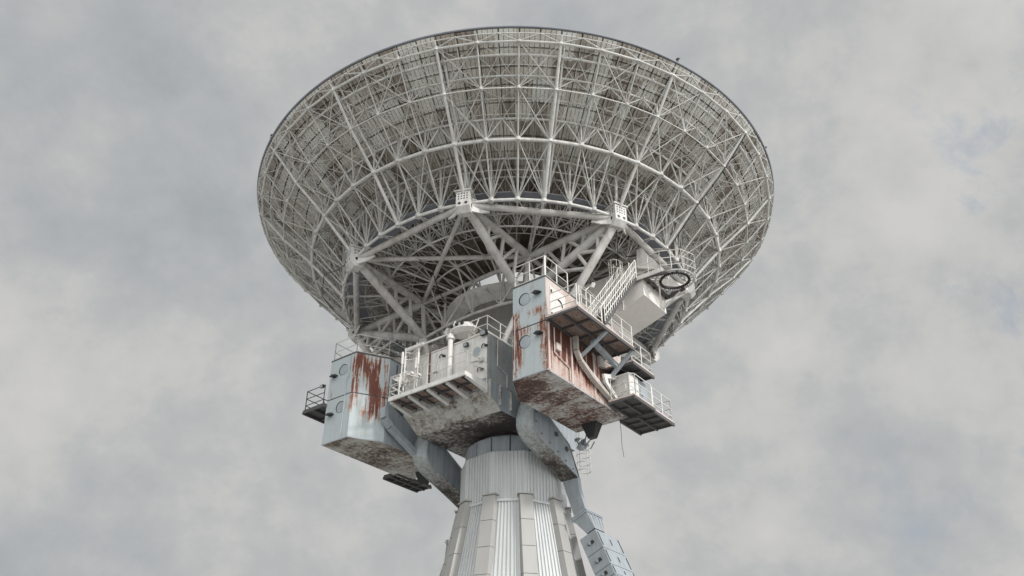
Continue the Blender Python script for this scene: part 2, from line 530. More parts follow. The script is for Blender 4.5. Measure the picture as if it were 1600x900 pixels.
# ribs: chords + webs in the radial plane
WEB = {0: (0, 1), 1: (2, 3), 2: (4, 5), 3: (6, 7), 4: (8, 9, 10), 5: (10, 11), 6: (11, 12)}
for k in range(48):
    main = k % 3 == 0
    support = k % 6 == 3                                   # the eight ribs that meet the support blocks
    mb = MB()
    for i in range(len(UP) - 1):
        mb.tube(up(i, k), up(i + 1, k), 0.05 if main else 0.035, 5)
    lr = [0.075, 0.08, 0.095, 0.07, 0.06, 0.06] if main else [0.038, 0.04, 0.042, 0.04, 0.04, 0.04]
    mb.tube(up(0, k), lo(0, k), 0.06)
    for i in range(6):
        if main or i < 3 or k % 3 == 0 or i == 3:
            mb.tube(lo(i, k), lo(i + 1, k), lr[i], 6)
    for i, js in WEB.items():
        for j in js:
            if not main and i > 4: continue
            thick = 0.032
            if i == 2: thick = 0.05
            if i == 3: thick = 0.065 if j in (6,) else 0.045
            mb.tube(lo(i, k), up(j, k), thick * (1.25 if main else 1), 5)
    if main:                                               # twin chord beside the heavy ribs
        for i in range(3):
            mb.tube(lo(i, k) + nv * 0.45 + (e1 * -sin(k * st) + e2 * cos(k * st)) * 0.22, lo(i + 1, k) + nv * 0.5 + (e1 * -sin(k * st) + e2 * cos(k * st)) * 0.22, 0.06, 5)
    # small joint balls
    for i in range(6):
        if i < 4 or main:
            p = lo(i, k); mb.tube(p - nv * 0.11, p + nv * 0.12, 0.15 if i in (2, 3) else 0.10, 8)
    dish.part('radial_truss', mb, STEEL if main else STEEL2)
# fans of thin braces
FAN = {1: ((1, .018), (2, .03), (3, .02)), 2: ((3, .018), (4, .052), (5, .026)), 3: ((5, .018), (6, .05), (7, .034)), 4: ((8, .035), (9, .03))}
for k in range(48):
    mb = MB()
    for s_ in (-0.5, 0.5):
        mb.tube(lo(0, k), up(0, k + s_), 0.045, 5)
        mb.tube(lo(0, k), up(1, k + s_), 0.022, 4)
        for i, js in FAN.items():
            for j, th in js:
                mb.tube(lo(i, k), up(j, k + s_), th, 5)
    # lattice in the surface between upper hoops
    for i in range(1, 10):
        if i % 2: mb.tube(up(i, k), up(i + 1, k + 0.5), 0.026, 4); mb.tube(up(i, k), up(i + 1, k - 0.5), 0.026, 4)
        else: mb.tube(up(i, k + .5), up(i + 1, k), 0.018, 4); mb.tube(up(i, k - 0.5), up(i + 1, k), 0.018, 4)
    # diagonals between lower chords
    for i in (0, 1, 2, 3):
        mb.tube(lo(i, k), lo(i + 1, k + (1 if k % 2 else -1)), 0.03, 4)
        mb.tube(lo(i, k).lerp(lo(i + 1, k), .5), lo(i, k + 1).lerp(lo(i + 1, k + 1), .5), 0.016, 4)
        mb.tube(lo(i, k).lerp(lo(i + 1, k), .5), up(2 * i + 2, k), 0.02, 4)
    if k % 3 == 1:
        mb.tube(lo(4, k), lo(5, k - 1), 0.035, 4); mb.tube(lo(4, k), lo(5, k + 2), 0.035, 4)
        mb.tube(lo(4, k), up(11, k - 1), 0.035, 4)
    # intermediate rib half way, upper chord only
    for i in range(0, 10):
        mb.tube(up(i, k + .5), up(i + 1, k + .5), 0.018, 4)
    # clusters of adjusting bolts under the panels
    for i in range(1, 9):
        for s_ in (0.06, 0.56):
            p = up(i, k + s_)
            for dx in (-0.09, 0.09):
                for dy in (-0.09, 0.09):
                    q = p + e1 * dx + e2 * dy - nv * 0.12
                    mb.tube(q, q + nv * 0.18, 0.028, 4)
    dish.part('brace_fan', mb, STEEL2)

# dark slate catwalk ring in the truss
mb = MB()
n = 72
a_, b_ = [dp(9.15, -5.35, 2 * pi * k / n) for k in range(n)], [dp(9.95, -5.35, 2 * pi * k / n) for k in range(n)]
c_, d_ = [p + nv * 0.06 for p in a_], [p + nv * 0.06 for p in b_]
for (p, q, flip) in ((a_, b_, 0), (c_, d_, 1), (a_, c_, 1), (b_, d_, 0)):
    vs = p + q
    mb.add(vs, [((i, (i + 1) % n, n + (i + 1) % n, n + i) if not flip else (n + i, n + (i + 1) % n, (i + 1) % n, i)) for i in range(n)])
dish.part('catwalk', mb, SLATE)

# hub
mb = MB()
zt = 28.1
mb.tube((0, 0, 24.1), (0, 0, zt), 3.0, 40)
mb.tube((0, 0, 24.0), (0, 0, 24.1), 3.1, 40, None)
for k in range(16):
    a = 2 * pi * k / 16
    mb.bar((0.3 * cos(a), 0.3 * sin(a), 23.97), (3.05 * cos(a), 3.05 * sin(a), 23.97), 0.07, 0.10)
dish.part('hub_drum', mb, paint('hub_grey_paint', (0.22, 0.217, 0.205), -0.03, dirt=0.4, scale=0.7))
mb = MB()
for k in range(24):
    a0, a1 = 2 * pi * k / 24 + .004, 2 * pi * (k + 1) / 24 - .004
    for (r0, h0, r1, h1) in ((3.02, 27.0, 4.0, 27.45),):
        mb.add([(r0 * cos(a0), r0 * sin(a0), h0), (r1 * cos(a0), r1 * sin(a0), h1), (r1 * cos(a1), r1 * sin(a1), h1), (r0 * cos(a1), r0 * sin(a1), h0)], [(0, 1, 2, 3)])
        mb.add([(r0 * cos(a0), r0 * sin(a0), h0 + .04), (r1 * cos(a0), r1 * sin(a0), h1 + .04), (r1 * cos(a1), r1 * sin(a1), h1 + .04), (r0 * cos(a1), r0 * sin(a1), h0 + .04)], [(3, 2, 1, 0)])
dish.part('hub_skirt', mb, WHITE)

# ---- support frame under the dish: eight node blocks joined by heavy tubes
ND = []
for k in range(8):
    a = R(22.5 + 45 * k)
    ND.append(dp(10.18, -6.12, a))
J = {(i, j): DC + nv * -6.1 + e1 * (3.9 * i) + e2 * (3.9 * j) for i in (-1, 1) for j in (-1, 1)}
LL = {(i, j): Vector((3.55 * i, 3.75 * j, 25.65)) for i in (-1, 1) for j in (-1, 1)}


def strut(p, q, r, n=12, mat=TUBE, taper=True):
    mb = MB()
    p = Vector(p); q = Vector(q); d = (q - p).normalized()
    L_ = (q - p).length
    if taper and L_ > 3:
        mb.tube(p, p + d * 0.5, r * 0.6, n, None, r); mb.tube(p + d * 0.5, q - d * 0.5, r, n); mb.tube(q - d * 0.5, q, r, n, None, r * 0.6)
    else:
        mb.tube(p, q, r, n)
    return mb


def add_strut(p, q, r, **k): dish.part('support_tube', strut(p, q, r, **k), TUBE)


for k in range(8):                                         # octagon
    add_strut(ND[k], ND[(k + 1) % 8], 0.17)
cross = [(5, 2), (6, 1), (7, 4), (0, 3)]
for a, b_ in cross: add_strut(ND[a], ND[b_], 0.13)
for a, c in ((5, (1, -1)), (6, (-1, -1)), (1, (-1, 1)), (2, (1, 1))):
    add_strut(ND[a], J[c], 0.13)
low = {5: (-1, -1), 6: (1, -1), 7: (1, -1), 0: (1, 1), 1: (1, 1), 2: (-1, 1), 3: (-1, 1), 4: (-1, -1)}
for k, c in low.items():
    add_strut(ND[k], LL[c], 0.235)
    # upper chord and webs of each of the eight deep trusses
    top = J[c]
    add_strut(ND[k] + nv * 0.0, top, 0.215)
    mb = MB()
    for i, (f0, f1) in enumerate(((0.14, 0.22), (0.36, 0.36), (0.36, 0.56), (0.58, 0.58), (0.58, 0.80), (0.8, 0.8))):
        mb.tube(ND[k].lerp(LL[c], f0), ND[k].lerp(top, f1 if i % 2 == 0 else f1), 0.10, 10)
    dish.part('truss_web', mb, TUBE)
for c in J:
    add_strut(J[c], LL[c], 0.13)
for a, b_ in (((-1, -1), (1, -1)), ((1, -1), (1, 1)), ((1, 1), (-1, 1)), ((-1, 1), (-1, -1))):
    # lighter lattice girder around the hub with a bowed lower chord
    P, Q = LL[a], LL[b_]; PU, QU = J[a], J[b_]
    mb = MB()
    fr = [0, 0.22, 0.5, 0.78, 1]
    bow = [0, 0.25, 0.35, 0.25, 0]
    lowp = [P.lerp(Q, f) + Vector((0, 0, h)) for f, h in zip(fr, bow)]
    upp = [PU.lerp(QU, f) for f in fr]
    mb.path(lowp, 0.085, 8)
    mb.path(upp, 0.07, 8)
    for i in range(1, 4): mb.tube(lowp[i], upp[i], 0.075, 8)
    for i in range(4):
        if i % 2: mb.tube(lowp[i], upp[i + 1], 0.055, 8)
        else: mb.tube(upp[i], lowp[i + 1], 0.055, 8)
        mb.tube(lowp[i + 1], dp(5.4, -6.0, math.atan2(lowp[i + 1].y, lowp[i + 1].x)), 0.05, 6)
    dish.part('lattice_girder', mb, TUBE)
# struts down to the cabin roofs
for s_ in (-1, 1):
    add_strut(ND[7 if s_ > 0 else 4] + Vector((0, 0, -0.2)), (6.3 * s_, -4.0, 23.9), 0.22)
    add_strut(ND[0 if s_ > 0 else 3] + Vector((0, 0, -0.2)), (6.6 * s_, -0.9, 23.9), 0.2)
    for j in (-1, 1):
        add_strut(LL[(s_, j)], (4.9 * s_, 1.6 * j - 2.0, 23.9), 0.2)
        add_strut(LL[(s_, j)], (2.4 * s_, 2.2 * j - 2, 23.0), 0.16)
    mb = MB()
    P = ND[7 if s_ > 0 else 4]; Q1 = Vector((6.3 * s_, -4.0, 23.9)); Q2 = LL[(s_, -1)]
    for i, (f0, f1) in enumerate(((0.2, 0.2), (0.36, 0.2), (0.36, 0.42), (0.55, 0.42), (0.55, 0.66))):
        mb.tube(P.lerp(Q1, f0), P.lerp(Q2, f1), 0.10, 10)
    dish.part('truss_web', mb, TUBE)

# node blocks
for k in range(8):
    a = R(22.5 + 45 * k)
    M_ = Matrix((( cos(a), -sin(a), 0), (sin(a), cos(a), 0), (0, 0, 1)))
    p = ND[k]
    mb = MB()
    def loc(x, y, z): return p + M_ @ Vector((x, y, z))
    prof = [(0.42, 0.55), (0.42, -0.35), (0.15, -0.62), (-0.35, -0.5), (-0.55, -0.1), (-0.45, 0.4), (-0.2, 0.55)]
    mb.extrude([loc(x, -0.36, z) for x, z in prof], M_ @ Vector((0, 0.72, 0)), STEEL)
    # flanges: top plate, side gussets
    mb.box(loc(0.02, 0, 0.60), (0.95, 0.9, 0.07), STEEL, M_)
    for s_ in (-1, 1):
        g3 = [loc(-0.05, s_ * 0.36, 0.42), loc(-0.55, s_ * 1.0, 0.28), loc(-0.62, s_ * 1.12, -0.22), loc(-0.3, s_ * 0.75, -0.42), loc(0.05, s_ * 0.36, -0.5)]
        mb.extrude(g3, M_ @ Vector((-0.09, 0, 0)), STEEL)
    nb = dish.part('node_block', mb, STEEL)
    hb = MB()
    for (x, z) in ((0.0, 0.36), (0.2, 0.36), (0.0, 0.18), (0.2, 0.18), (-0.2, 0.36), (-0.2, 0.18)):
        for s_ in (-1, 1):
            hb.disc(loc(x, s_ * 0.355, z), 0.045, M_ @ Vector((0, s_, 0)), 0.012, 8)
    for y in (-0.22, -0.07, 0.07, 0.22):
        for z in (0.4, 0.25, 0.1):
            hb.disc(loc(0.415, y, z), 0.042, M_ @ Vector((1, 0, 0)), 0.012, 8)
    for y in (-0.17, 0.17):
        hb.disc(loc(0.415, y, -0.18), 0.085, M_ @ Vector((1, 0, 0)), 0.012, 10)
    for s_ in (-1, 1):
        hb.disc(loc(0.05, s_ * 0.355, -0.14), 0.10, M_ @ Vector((0, s_, 0)), 0.012, 10)
    dish.part('bolt_holes', hb, BLACK, parent=nb)

# slack black cables
def cable(pts, rad, sag=0.25):
    mb = MB()
    for a, b_ in zip(pts[:-1], pts[1:]):
        a = Vector(a); b_ = Vector(b_); q = [a.lerp(b_, i / 8) - Vector((0, 0, sag * 4 * (i / 8) * (1 - i / 8))) for i in range(9)]
        mb.path(q, rad, 5)
    dish.part('cable', mb, BLACK)


cable([lo(0, 0) - nv * .15, lo(1, 0) - nv * .2, lo(2, 0) - nv * .22, lo(3, 0) - nv * .2, Vector((8.6, -1.4, 27.6))], 0.03, 0.05)
cable([ND[4] + Vector((.1, 0, .3)), dp(12.0, -4.4, R(212)), dp(11.4, -4.9, R(228)), ND[5] + Vector((-.2, 0, .3))], 0.025, 0.3)
cable([ND[4], dp(11.0, -5.0, R(200)), dp(12.3, -4.1, R(192)), ND[3]], 0.02, 0.4)
cable([J[(-1, -1)], Vector((-1.6, -4.2, 27.2)), Vector((-0.6, -6.6, 27.9)), dp(7.7, -5.75, R(262))], 0.03, 0.4)
cable([ND[7], Vector((8.6, -2.4, 26.6)), Vector((7.4, -2.2, 25.2))], 0.022, 0.4)
cable([LL[(-1, -1)], Vector((-5.5, -3.0, 25.4)), ND[4]], 0.03, 0.5)
cable([dp(14.1, -2.3, R(187)), dp(12.2, -3.95, R(183)), dp(10.2, -6.0, R(180)), ND[3]], 0.03, 0.15)

# thin edge antennas on the rim
for a_d in (-112, -22, 10):
    a = R(a_d)
    mb = MB(); p = dp(15.97, 0.0, a)
    mb.tube(p, p + Vector((0, 0, 0.28)), 0.03, 6); mb.box(p + Vector((0, 0, 0.3)), (0.16, 0.1, 0.08)); mb.tube(p + Vector((-.15, 0, .16)), p + Vector((.12, .05, .36)), 0.02, 5)
    dish.part('rim_lamp', mb, DARK)

# ------------------------------------------------------------------ helpers for walkways
def railing(mb, pts, h=1.15, rails=(1.0, 0.62, 0.3), step=1.1, r=0.028, rp=0.032):
    pts = [Vector(p) for p in pts]
    for f in rails:
        mb.path([p + Vector((0, 0, h * f)) for p in pts], r, 6)
    for a, b_ in zip(pts[:-1], pts[1:]):
        n = max(1, round((b_ - a).length / step))
        for i in range(n + 1):
            p = a.lerp(b_, i / n)
            mb.tube(p, p + Vector((0, 0, h)), rp, 6)


def grid_deck(u0, u1, b0, b1, z, nu=2, nb_=5, th=0.06, beam=0.16, deckmat=None, beammat=None):
    mb = MB()
    mb.box(((u0 + u1) / 2, (b0 + b1) / 2, z), (u1 - u0 - .02, b1 - b0 - .02, th), deckmat)
    return mb, beams(u0, u1, b0, b1, z, nu, nb_, beam)


def beams(u0, u1, b0, b1, z, nu, nb_, beam):
    m2 = MB()
    for i in range(nu + 1):
        u = u0 + (u1 - u0) * i / nu
        m2.box((u, (b0 + b1) / 2, z - 0.03 - beam / 2), (0.09, b1 - b0 + .09, beam))
    for i in range(nb_ + 1):
        b_ = b0 + (b1 - b0) * i / nb_
        m2.box(((u0 + u1) / 2, b_, z - 0.035 - beam / 2 + 0.02), (u1 - u0 - .1, 0.07, beam - 0.05))
    return m2


# ------------------------------------------------------------------ side cabins (mirrored pair)
def cabin_plan(s_):
    p = [(7.28, -7.13), (7.28, -0.45), (4.40, -0.45), (4.40, -5.45), (5.36, -7.13)]
    if s_ < 0: p = [(-x, y) for x, y in p][::-1]
    return p


Z0, Z1, ZS = 18.94, 23.88, 21.5


def side_cabin(s_, label, front, outer, outer_top, inner, cham, soff):
    t_ = Thing('equipment_cabin', label, 'cabin', (6 * s_, -3.8, Z0), 'twin steel cabins hanging either side of the tower head')
    pl = cabin_plan(s_)
    mats = [outer, BLUE, inner, cham, front] if s_ > 0 else [cham, inner, BLUE, outer, front]
    # plan order right: outer side, back, inner side, chamfer, front
    mb = MB()
    if s_ > 0:
        m_lo = [outer, BLUE, inner, cham, front]; m_hi = [outer_top, BLUE, inner, cham, front]
    else:
        # reversed order: edges (front->cham), (cham->inner) ...
        m_lo = [cham, inner, BLUE, outer, front]; m_hi = m_lo
    def off_at(poly): return poly
    mb.prism(pl, Z0, ZS - 0.03, None, m_lo, soff, BLUE)
    mb.prism(pl, ZS + 0.03, Z1, None, m_hi, BLUE, BLUE)
    sh = t_.part('cabin_shell', mb, PALE)
    # seam, cornice and base strips
    mb = MB()
    n = len(pl)
    cen = Vector((6 * s_, -3.5))
    for z_, th, pr, mt in ((ZS, 0.07, -0.012, BLACK), (Z1 + 0.02, 0.07, 0.02, DARK), (Z0 + 0.03, 0.05, 0.012, BLUE)):
        q = []
        for x, y in pl:
            v = Vector((x, y)); d = (v - cen)
            q.append((x + pr * (1 if d.x > 0 else -1), y + pr * (1 if d.y > 0 else -1)))
        mb.prism(q, z_ - th / 2, z_ + th / 2, mt)
    t_.part('seam_strip', mb, BLACK)
    # portholes and hoods on the front face
    for (u, z) in ((6.05, 23.05), (6.05, 20.75)) if s_ > 0 else ((-6.25, 23.1), (-6.15, 20.85)):
        mb = MB()
        mb.disc((u, -7.115, z), 0.33, (0, -1, 0), 0.03, 28, BLACK)
        mb.disc((u + 0.05, -7.125, z - 0.035), 0.30, (0, -1, 0), 0.03, 28, BLUE)
        t_.part('porthole', mb, PALE)
    for (u, z) in ((6.85, 23.15), (6.9, 20.95)) if s_ > 0 else ((-6.85, 22.9), (-6.8, 20.6)):
        mb = MB()
        mb.add([(u - .22, -7.13, z - .05), (u, -7.13, z + .12), (u + .22, -7.13, z - .05), (u, -7.13, z - .14),
                (u - .2, -7.42, z - .12), (u, -7.42, z - .02), (u + .2, -7.42, z - .12), (u, -7.42, z - .18)],
               [(0, 1, 5, 4), (1, 2, 6, 5), (2, 3, 7, 6), (3, 0, 4, 7), (4, 5, 6, 7)])
        t_.part('vent_hood', mb, BLACK)
    mb = MB()
    e = 0.06
    pts = [(7.22 * s_, -1.0, Z1), (7.22 * s_, -4.6, Z1)] if False else None
    if s_ > 0:
        railing(mb, [(5.2, -6.7, Z1), (5.42, -7.05, Z1), (7.2, -7.05, Z1)], 1.25, (1, .55, .12), 1.0)
        railing(mb, [(7.2, -7.0, Z1), (7.2, -5.1, Z1)], 1.25, (1, .55, .12), 0.95)
        railing(mb, [(7.2, -3.9, Z1), (7.2, -1.6, Z1)], 1.2, (1, .55, .12), 0.95)
    else:
        railing(mb, [(-7.2, -1.0, Z1), (-7.2, -7.05, Z1), (-5.42, -7.05, Z1), (-4.5, -5.5, Z1), (-4.5, -0.6, Z1)], 1.2, (1, .5, .12), 1.6, 0.022, 0.028)
    t_.part('roof_railing', mb, RAIL)
    # stiffener on outer side
    mb = MB()
    for b_ in (-7.0, -5.15, -3.2, -1.2):
        mb.box((s_ * 7.3, b_, (Z0 + ZS) / 2), (0.05, 0.12, ZS - Z0 - .1))
    t_.part('stiffener', mb, SALMON2 if s_ > 0 else PALE)
    mb = MB()
    for b_ in (-5.4, -3.9, -2.3, -1.0): mb.bar((s_ * 4.42, b_, Z0 - .004), (s_ * 7.26, b_, Z0 - .004), 0.045, 0.03, soff)
    for u_ in (5.35, 6.35): mb.bar((s_ * u_, -5.4 if u_ < 5.4 else -7.1, Z0 - .003), (s_ * u_, -0.47, Z0 - .003), 0.04, 0.026, soff)
    t_.part('soffit_seam', mb, soff)
    # drain hopper below the rear
    mb = MB()
    cu, cb = s_ * 5.6, -0.9
    mb.add([(cu - .45, cb - .3, Z0), (cu + .45, cb - .3, Z0), (cu + .45, cb + .3, Z0), (cu - .45, cb + .3, Z0),
            (cu - .18, cb - .15, Z0 - .75), (cu + .18, cb - .15, Z0 - .75), (cu + .18, cb + .15, Z0 - .75), (cu - .18, cb + .15, Z0 - .75)],
           [(0, 1, 5, 4), (1, 2, 6, 5), (2, 3, 7, 6), (3, 0, 4, 7), (4, 5, 6, 7)])
    t_.part('drain_hopper', mb, BLACK)
    return t_


rc = side_cabin(1, 'right hand steel cabin with salmon rusty side and two portholes one above the other', RIGHTF, SALMON, SALMON2, BLUE, RIGHTF, SOFFIT)
lc = side_cabin(-1, 'left hand pale blue steel cabin with long orange rust streaks on its corner', LEFTF, PALE, PALE, BLUE, LEFTF, paint('left_soffit_paint', (0.52, 0.51, 0.48), 0.10, streak=0.0, scale=0.8, flow=(0.65, 1.5, 1), patch=0.55, dirt=0.35, rust=(0.05, 0.028, 0.02), pale=(0.22, 0.17, 0.13)))
def conduit(t_, pts, rad, mat):
    mb = MB(); mb.path(pts, rad, 6); t_.part('conduit', mb, mat)


def junction(t_, c, size, mat):
    mb = MB(); mb.box(c, size); mb.box((c[0], c[1], c[2] + size[2] / 2 + .015), (size[0] + .04, size[1] + .04, .03)); t_.part('junction_box', mb, mat)


conduit(rc, [(5.7, -7.17, 23.8), (5.7, -7.17, 22.3), (5.5, -7.17, 22.1), (5.5, -7.17, 19.3)], 0.018, PALE)
conduit(rc, [(7.33, -6.6, 21.3), (7.33, -6.6, 20.0), (7.33, -5.4, 19.7), (7.33, -5.4, 19.1)], 0.03, SALMON2)
junction(rc, (7.36, -6.35, 20.35), (0.12, 0.35, 0.3), SALMON2)
junction(rc, (7.36, -2.6, 21.15), (0.16, 0.4, 0.5), WHITE)
conduit(lc, [(-5.7, -7.17, 23.8), (-5.7, -7.17, 22.6), (-5.85, -7.17, 22.4), (-5.85, -7.17, 19.2)], 0.018, PALE)
conduit(lc, [(-4.36, -4.9, 23.7), (-4.36, -4.9, 21.2), (-4.36, -4.2, 20.9)], 0.04, DARK)
# door on the upper right side
mb = MB()
mb.box((7.31, -6.2, 22.6), (0.05, 1.25, 1.75), WHITE)
mb.torus((7.36, -6.15, 22.7), 0.28, 0.03, 'x', 18, 5, BLACK, pi * 0.6)
for z in (21.95, 23.2): mb.box((7.36, -6.78, z), (0.05, 0.06, 0.16), BLACK)
rc.part('door', mb, WHITE)
# bent cable duct running down the rusty side
mb = MB()
pts = [(7.5, -5.05, 21.45), (7.5, -5.05, 20.75), (7.5, -4.75, 20.35), (7.5, -3.8, 19.85), (7.5, -1.6, 19.15), (7.5, -0.9, 18.95)]
for a, b_ in zip(pts[:-1], pts[1:]): mb.bar(a, b_, 0.24, 0.17, None, (0, 0.3, 1) if a[1] != b_[1] else (0, 1, 0))
rc.part('cable_duct', mb, paint('duct_paint', (0.5, 0.47, 0.43), 0.02, streak=0.2, pale=(0.3, 0.17, 0.12)))
mb = MB()
pts = [(7.36, -4.85, 21.4), (7.36, -4.85, 20.85), (7.36, -4.5, 20.5), (7.36, -3.6, 20.1), (7.36, -2.3, 19.7)]
mb.path(pts, 0.13, 8)
rc.part('pipe', mb, WHITE)
# white frame with a rounded square opening
mb = MB()
u = 7.62
out = [(-3.05, 20.25), (-1.55, 20.75), (-1.3, 20.6), (-1.25, 19.15), (-1.5, 19.0), (-2.9, 19.85)]
inn = [(-2.7, 20.15), (-1.75, 20.42), (-1.62, 20.3), (-1.6, 19.5), (-1.75, 19.42), (-2.65, 19.95)]
for i in range(6):
    j = (i + 1) % 6
    mb.extrude([(u, *out[i]), (u, *out[j]), (u, *inn[j]), (u, *inn[i])], (0.12, 0, 0))
    mb.extrude([(u, *inn[i]), (u, *inn[j]), (u - .28, *inn[j]), (u - .28, *inn[i])], (0, 0.005, 0.005))
rc.part('window_frame', mb, WHITE)
# curved cable support on the inner side of the left cabin
mb = MB()
pts = [(-4.2, -5.75, 20.75), (-4.15, -5.75, 20.15), (-4.05, -5.4, 19.75), (-3.9, -4.2, 19.1), (-3.8, -3.0, 18.5)]
for a, b_ in zip(pts[:-1], pts[1:]): mb.bar(a, b_, 0.34, 0.3, None, (0, 0.4, 1) if a[1] != b_[1] else (0, 1, 0))
lc.part('cable_duct', mb, BLUE)
# ladder cage and pipe clutter behind the right cabin
mb = MB()
for i in range(5):
    mb.torus((3.9, 0.9, 17.4 + i * 0.42), 0.36, 0.02, 'z', 12, 4)
for a in (0, 90, 180, 270, 45):
    mb.tube((3.9 + .36 * cos(R(a)), 0.9 + .36 * sin(R(a)), 17.3), (3.9 + .36 * cos(R(a)), 0.9 + .36 * sin(R(a)), 19.6), 0.02, 5)
rc.part('ladder_cage', mb, WHITE)
mb = MB()
for i in range(7):
    mb.box((4.5 + random.uniform(-.35, .35), -0.6 + random.uniform(-.3, .5), 18.0 + i * .12), (random.uniform(.1, .4), random.uniform(.1, .3), random.uniform(.05, .2)))
    p = Vector((4.6 + random.uniform(-.4, .4), -0.3 + random.uniform(-.3, .5), 17.7 + random.uniform(0, .6)))
    mb.tube(p, p + Vector((random.uniform(-.4, .4), random.uniform(-.4, .4), random.uniform(.2, 1.0))), 0.035, 6)
rc.part('pipe_fittings', mb, BLUE)

# ------------------------------------------------------------------ outer platforms
def platform(label, s_, u0, u1, b0, b1, z, rail_pts, deck=DARK, nb_=5, group='steel grating platforms on the cabins', braces=()):
    t_ = Thing('platform', label, 'platform', (s_ * (u0 + u1) / 2, (b0 + b1) / 2, z), group)
    a, b_ = sorted((s_ * u0, s_ * u1))
    d_, bm_ = grid_deck(a, b_, b0, b1, z, 2, nb_)
    t_.part('deck', d_, deck)
    t_.part('deck_beams', bm_, DARK)
    mb = MB()
    e = 0.075
    for (p, q) in (((s_ * u1, b0), (s_ * u1, b1)), ((s_ * u0, b0), (s_ * u1, b0)), ((s_ * u0, b1), (s_ * u1, b1))):
        mb.bar((*p, z - 0.04), (*q, z - 0.04), 0.06, 0.2)
    t_.part('edge_beam', mb, SALMON2 if s_ > 0 else DARK)
    if rail_pts:
        for rp_ in rail_pts:
            mb = MB(); railing(mb, rp_, 1.2, (1, .62, .28), 1.1, 0.024, 0.028)
            t_.part('railing', mb, RAIL if s_ > 0 else DARK)
    for p, q, r_ in braces:
        mb = MB(); mb.bar(p, q, r_, r_)
        t_.part('brace', mb, BLUE)
    return t_


RDK = paint('rusty_deck', (0.30, 0.24, 0.21), 0.10, streak=0.02, scale=1.3, dirt=0.6, pale=(0.2, 0.11, 0.08), rust=(0.035, 0.02, 0.016), dirtcol=(0.06, 0.055, 0.05))
ZP = 21.62
platform('long rusty platform with railing along the salmon side of the right cabin', 1, 7.3, 9.0, -7.15, -2.2, ZP,
         [[(8.95, -6.9, ZP), (8.95, -4.95, ZP)], [(8.95, -4.1, ZP), (8.95, -2.2, ZP)], [(7.5, -7.12, ZP), (8.95, -7.12, ZP)]], RDK, 4,
         braces=[((8.95, -4.6, ZP - .15), (7.4, -4.75, ZP - 1.2), 0.13), ((8.95, -2.2, ZP - .15), (7.6, -2.3, ZP - 1.3), 0.16), ((8.0, -4.4, ZP - .25), (8.0, -2.1, ZP - .75), 0.22)])
platform('dark railed platform sticking out left of the left cabin', -1, 7.3, 9.0, -7.25, -2.2, 21.32,
         [[(-7.5, -7.2, 21.32), (-8.95, -7.2, 21.32), (-8.95, -2.3, 21.32)]], DARK, 4)
platform('lowest railed platform at the right rear end of the right cabin', 1, 7.1, 8.98, -0.6, 1.35, 18.92,
         [[(8.93, -0.6, 18.92), (8.93, 1.3, 18.92), (7.3, 1.3, 18.92)]], DARK, 3)
platform('small railed balcony outside the round doorway of the right cabin', 1, 7.6, 8.98, -2.5, -0.6, 19.02,
         [[(7.7, -2.42, 19.02), (8.7, -2.45, 19.02), (8.93, -2.25, 19.02), (8.93, -0.65, 19.02)]], DARK, 2)
platform('narrow dark gallery at the rear foot of the left cabin', -1, 7.0, 8.1, -1.6, 1.2, 19.05,
         [[(-7.2, 1.15, 19.05), (-8.05, 1.15, 19.05)]], DARK, 4)
platform('rear gallery above the round doorway of the right cabin', 1, 7.3, 8.85, -2.1, -0.1, 21.0,
         [[(8.8, -2.1, 21.0), (8.8, -0.15, 21.0), (7.5, -0.15, 21.0)]], DARK, 2)
# doorway housing under that gallery
hs = Thing('door_housing', 'white and blue grey door housing with round windows on the lowest balcony', 'housing', (7.8, -0.9, 19.0))
mb = MB(); mb.box((7.9, -1.35, 19.85), (1.0, 0.9, 1.6)); hs.part('wall', mb, WHITE)
mb = MB()
oct_ = [(-0.78, 19.1), (0.0, 19.1), (0.12, 19.25), (0.12, 20.55), (0.0, 20.7), (-0.78, 20.7), (-0.9, 20.55), (-0.9, 19.25)]
mb.extrude([(8.2, y, z) for y, z in oct_], (0.12, 0, 0), BLUE)
dr = hs.part('door', mb, BLUE)
mb = MB(); mb.disc((8.33, -0.45, 20.1), 0.22, (1, 0, 0), 0.02, 20); hs.part('window', mb, GLASS, parent=dr)
mb = MB(); mb.disc((7.75, -1.81, 19.95), 0.45, (0, -1, 0), 0.04, 24); hs.part('hatch', mb, WHITE)
mb = MB(); mb.box((7.7, -0.2, 19.85), (0.8, 1.2, 1.7)); hs.part('rear_wall', mb, BLUE)

# dangling cable
cb = Thing('hanging_cable', 'thin loose cable dangling below the rear of the right cabin', 'cable', (7.0, -0.5, 18.9))
mb = MB(); mb.path([(7.0, -0.5, 18.9), (7.02, -0.5, 18.2), (7.0, -0.48, 17.6), (7.06, -0.47, 17.0)], 0.012, 5)
cb.part('wire', mb, BLACK)

# ------------------------------------------------------------------ central cabin
cc_ = Thing('control_cabin', 'white control cabin with stained hull and walkway between the two side cabins', 'cabin', (0, -3, 19.14))
UC, BF, BR_, ZB, ZT = 2.75, -5.8, 2.6, 20.45, 22.97
mb = MB()
mb.prism([(-UC, BF), (UC, BF), (UC, BR_), (-UC, BR_)], ZB, ZT, None, [WHITE, paint('shaded_side_paint', (0.40, 0.43, 0.43), -0.02, streak=0.4, dirt=0.5, dirtcol=(0.12, 0.125, 0.13), scale=0.6), WHITE, WHITE], WHITE, WHITE)  # right wall's darker colour carries the shade cast by the side cabin
cc_.part('wall', mb, WHITE)
mb = MB()
mb.prism([(-UC - .04, BF - .05), (UC + .04, BF - .05), (UC + .04, BR_), (-UC - .04, BR_)], ZT, ZT + 0.06, WHITE)
cc_.part('roof', mb, WHITE)
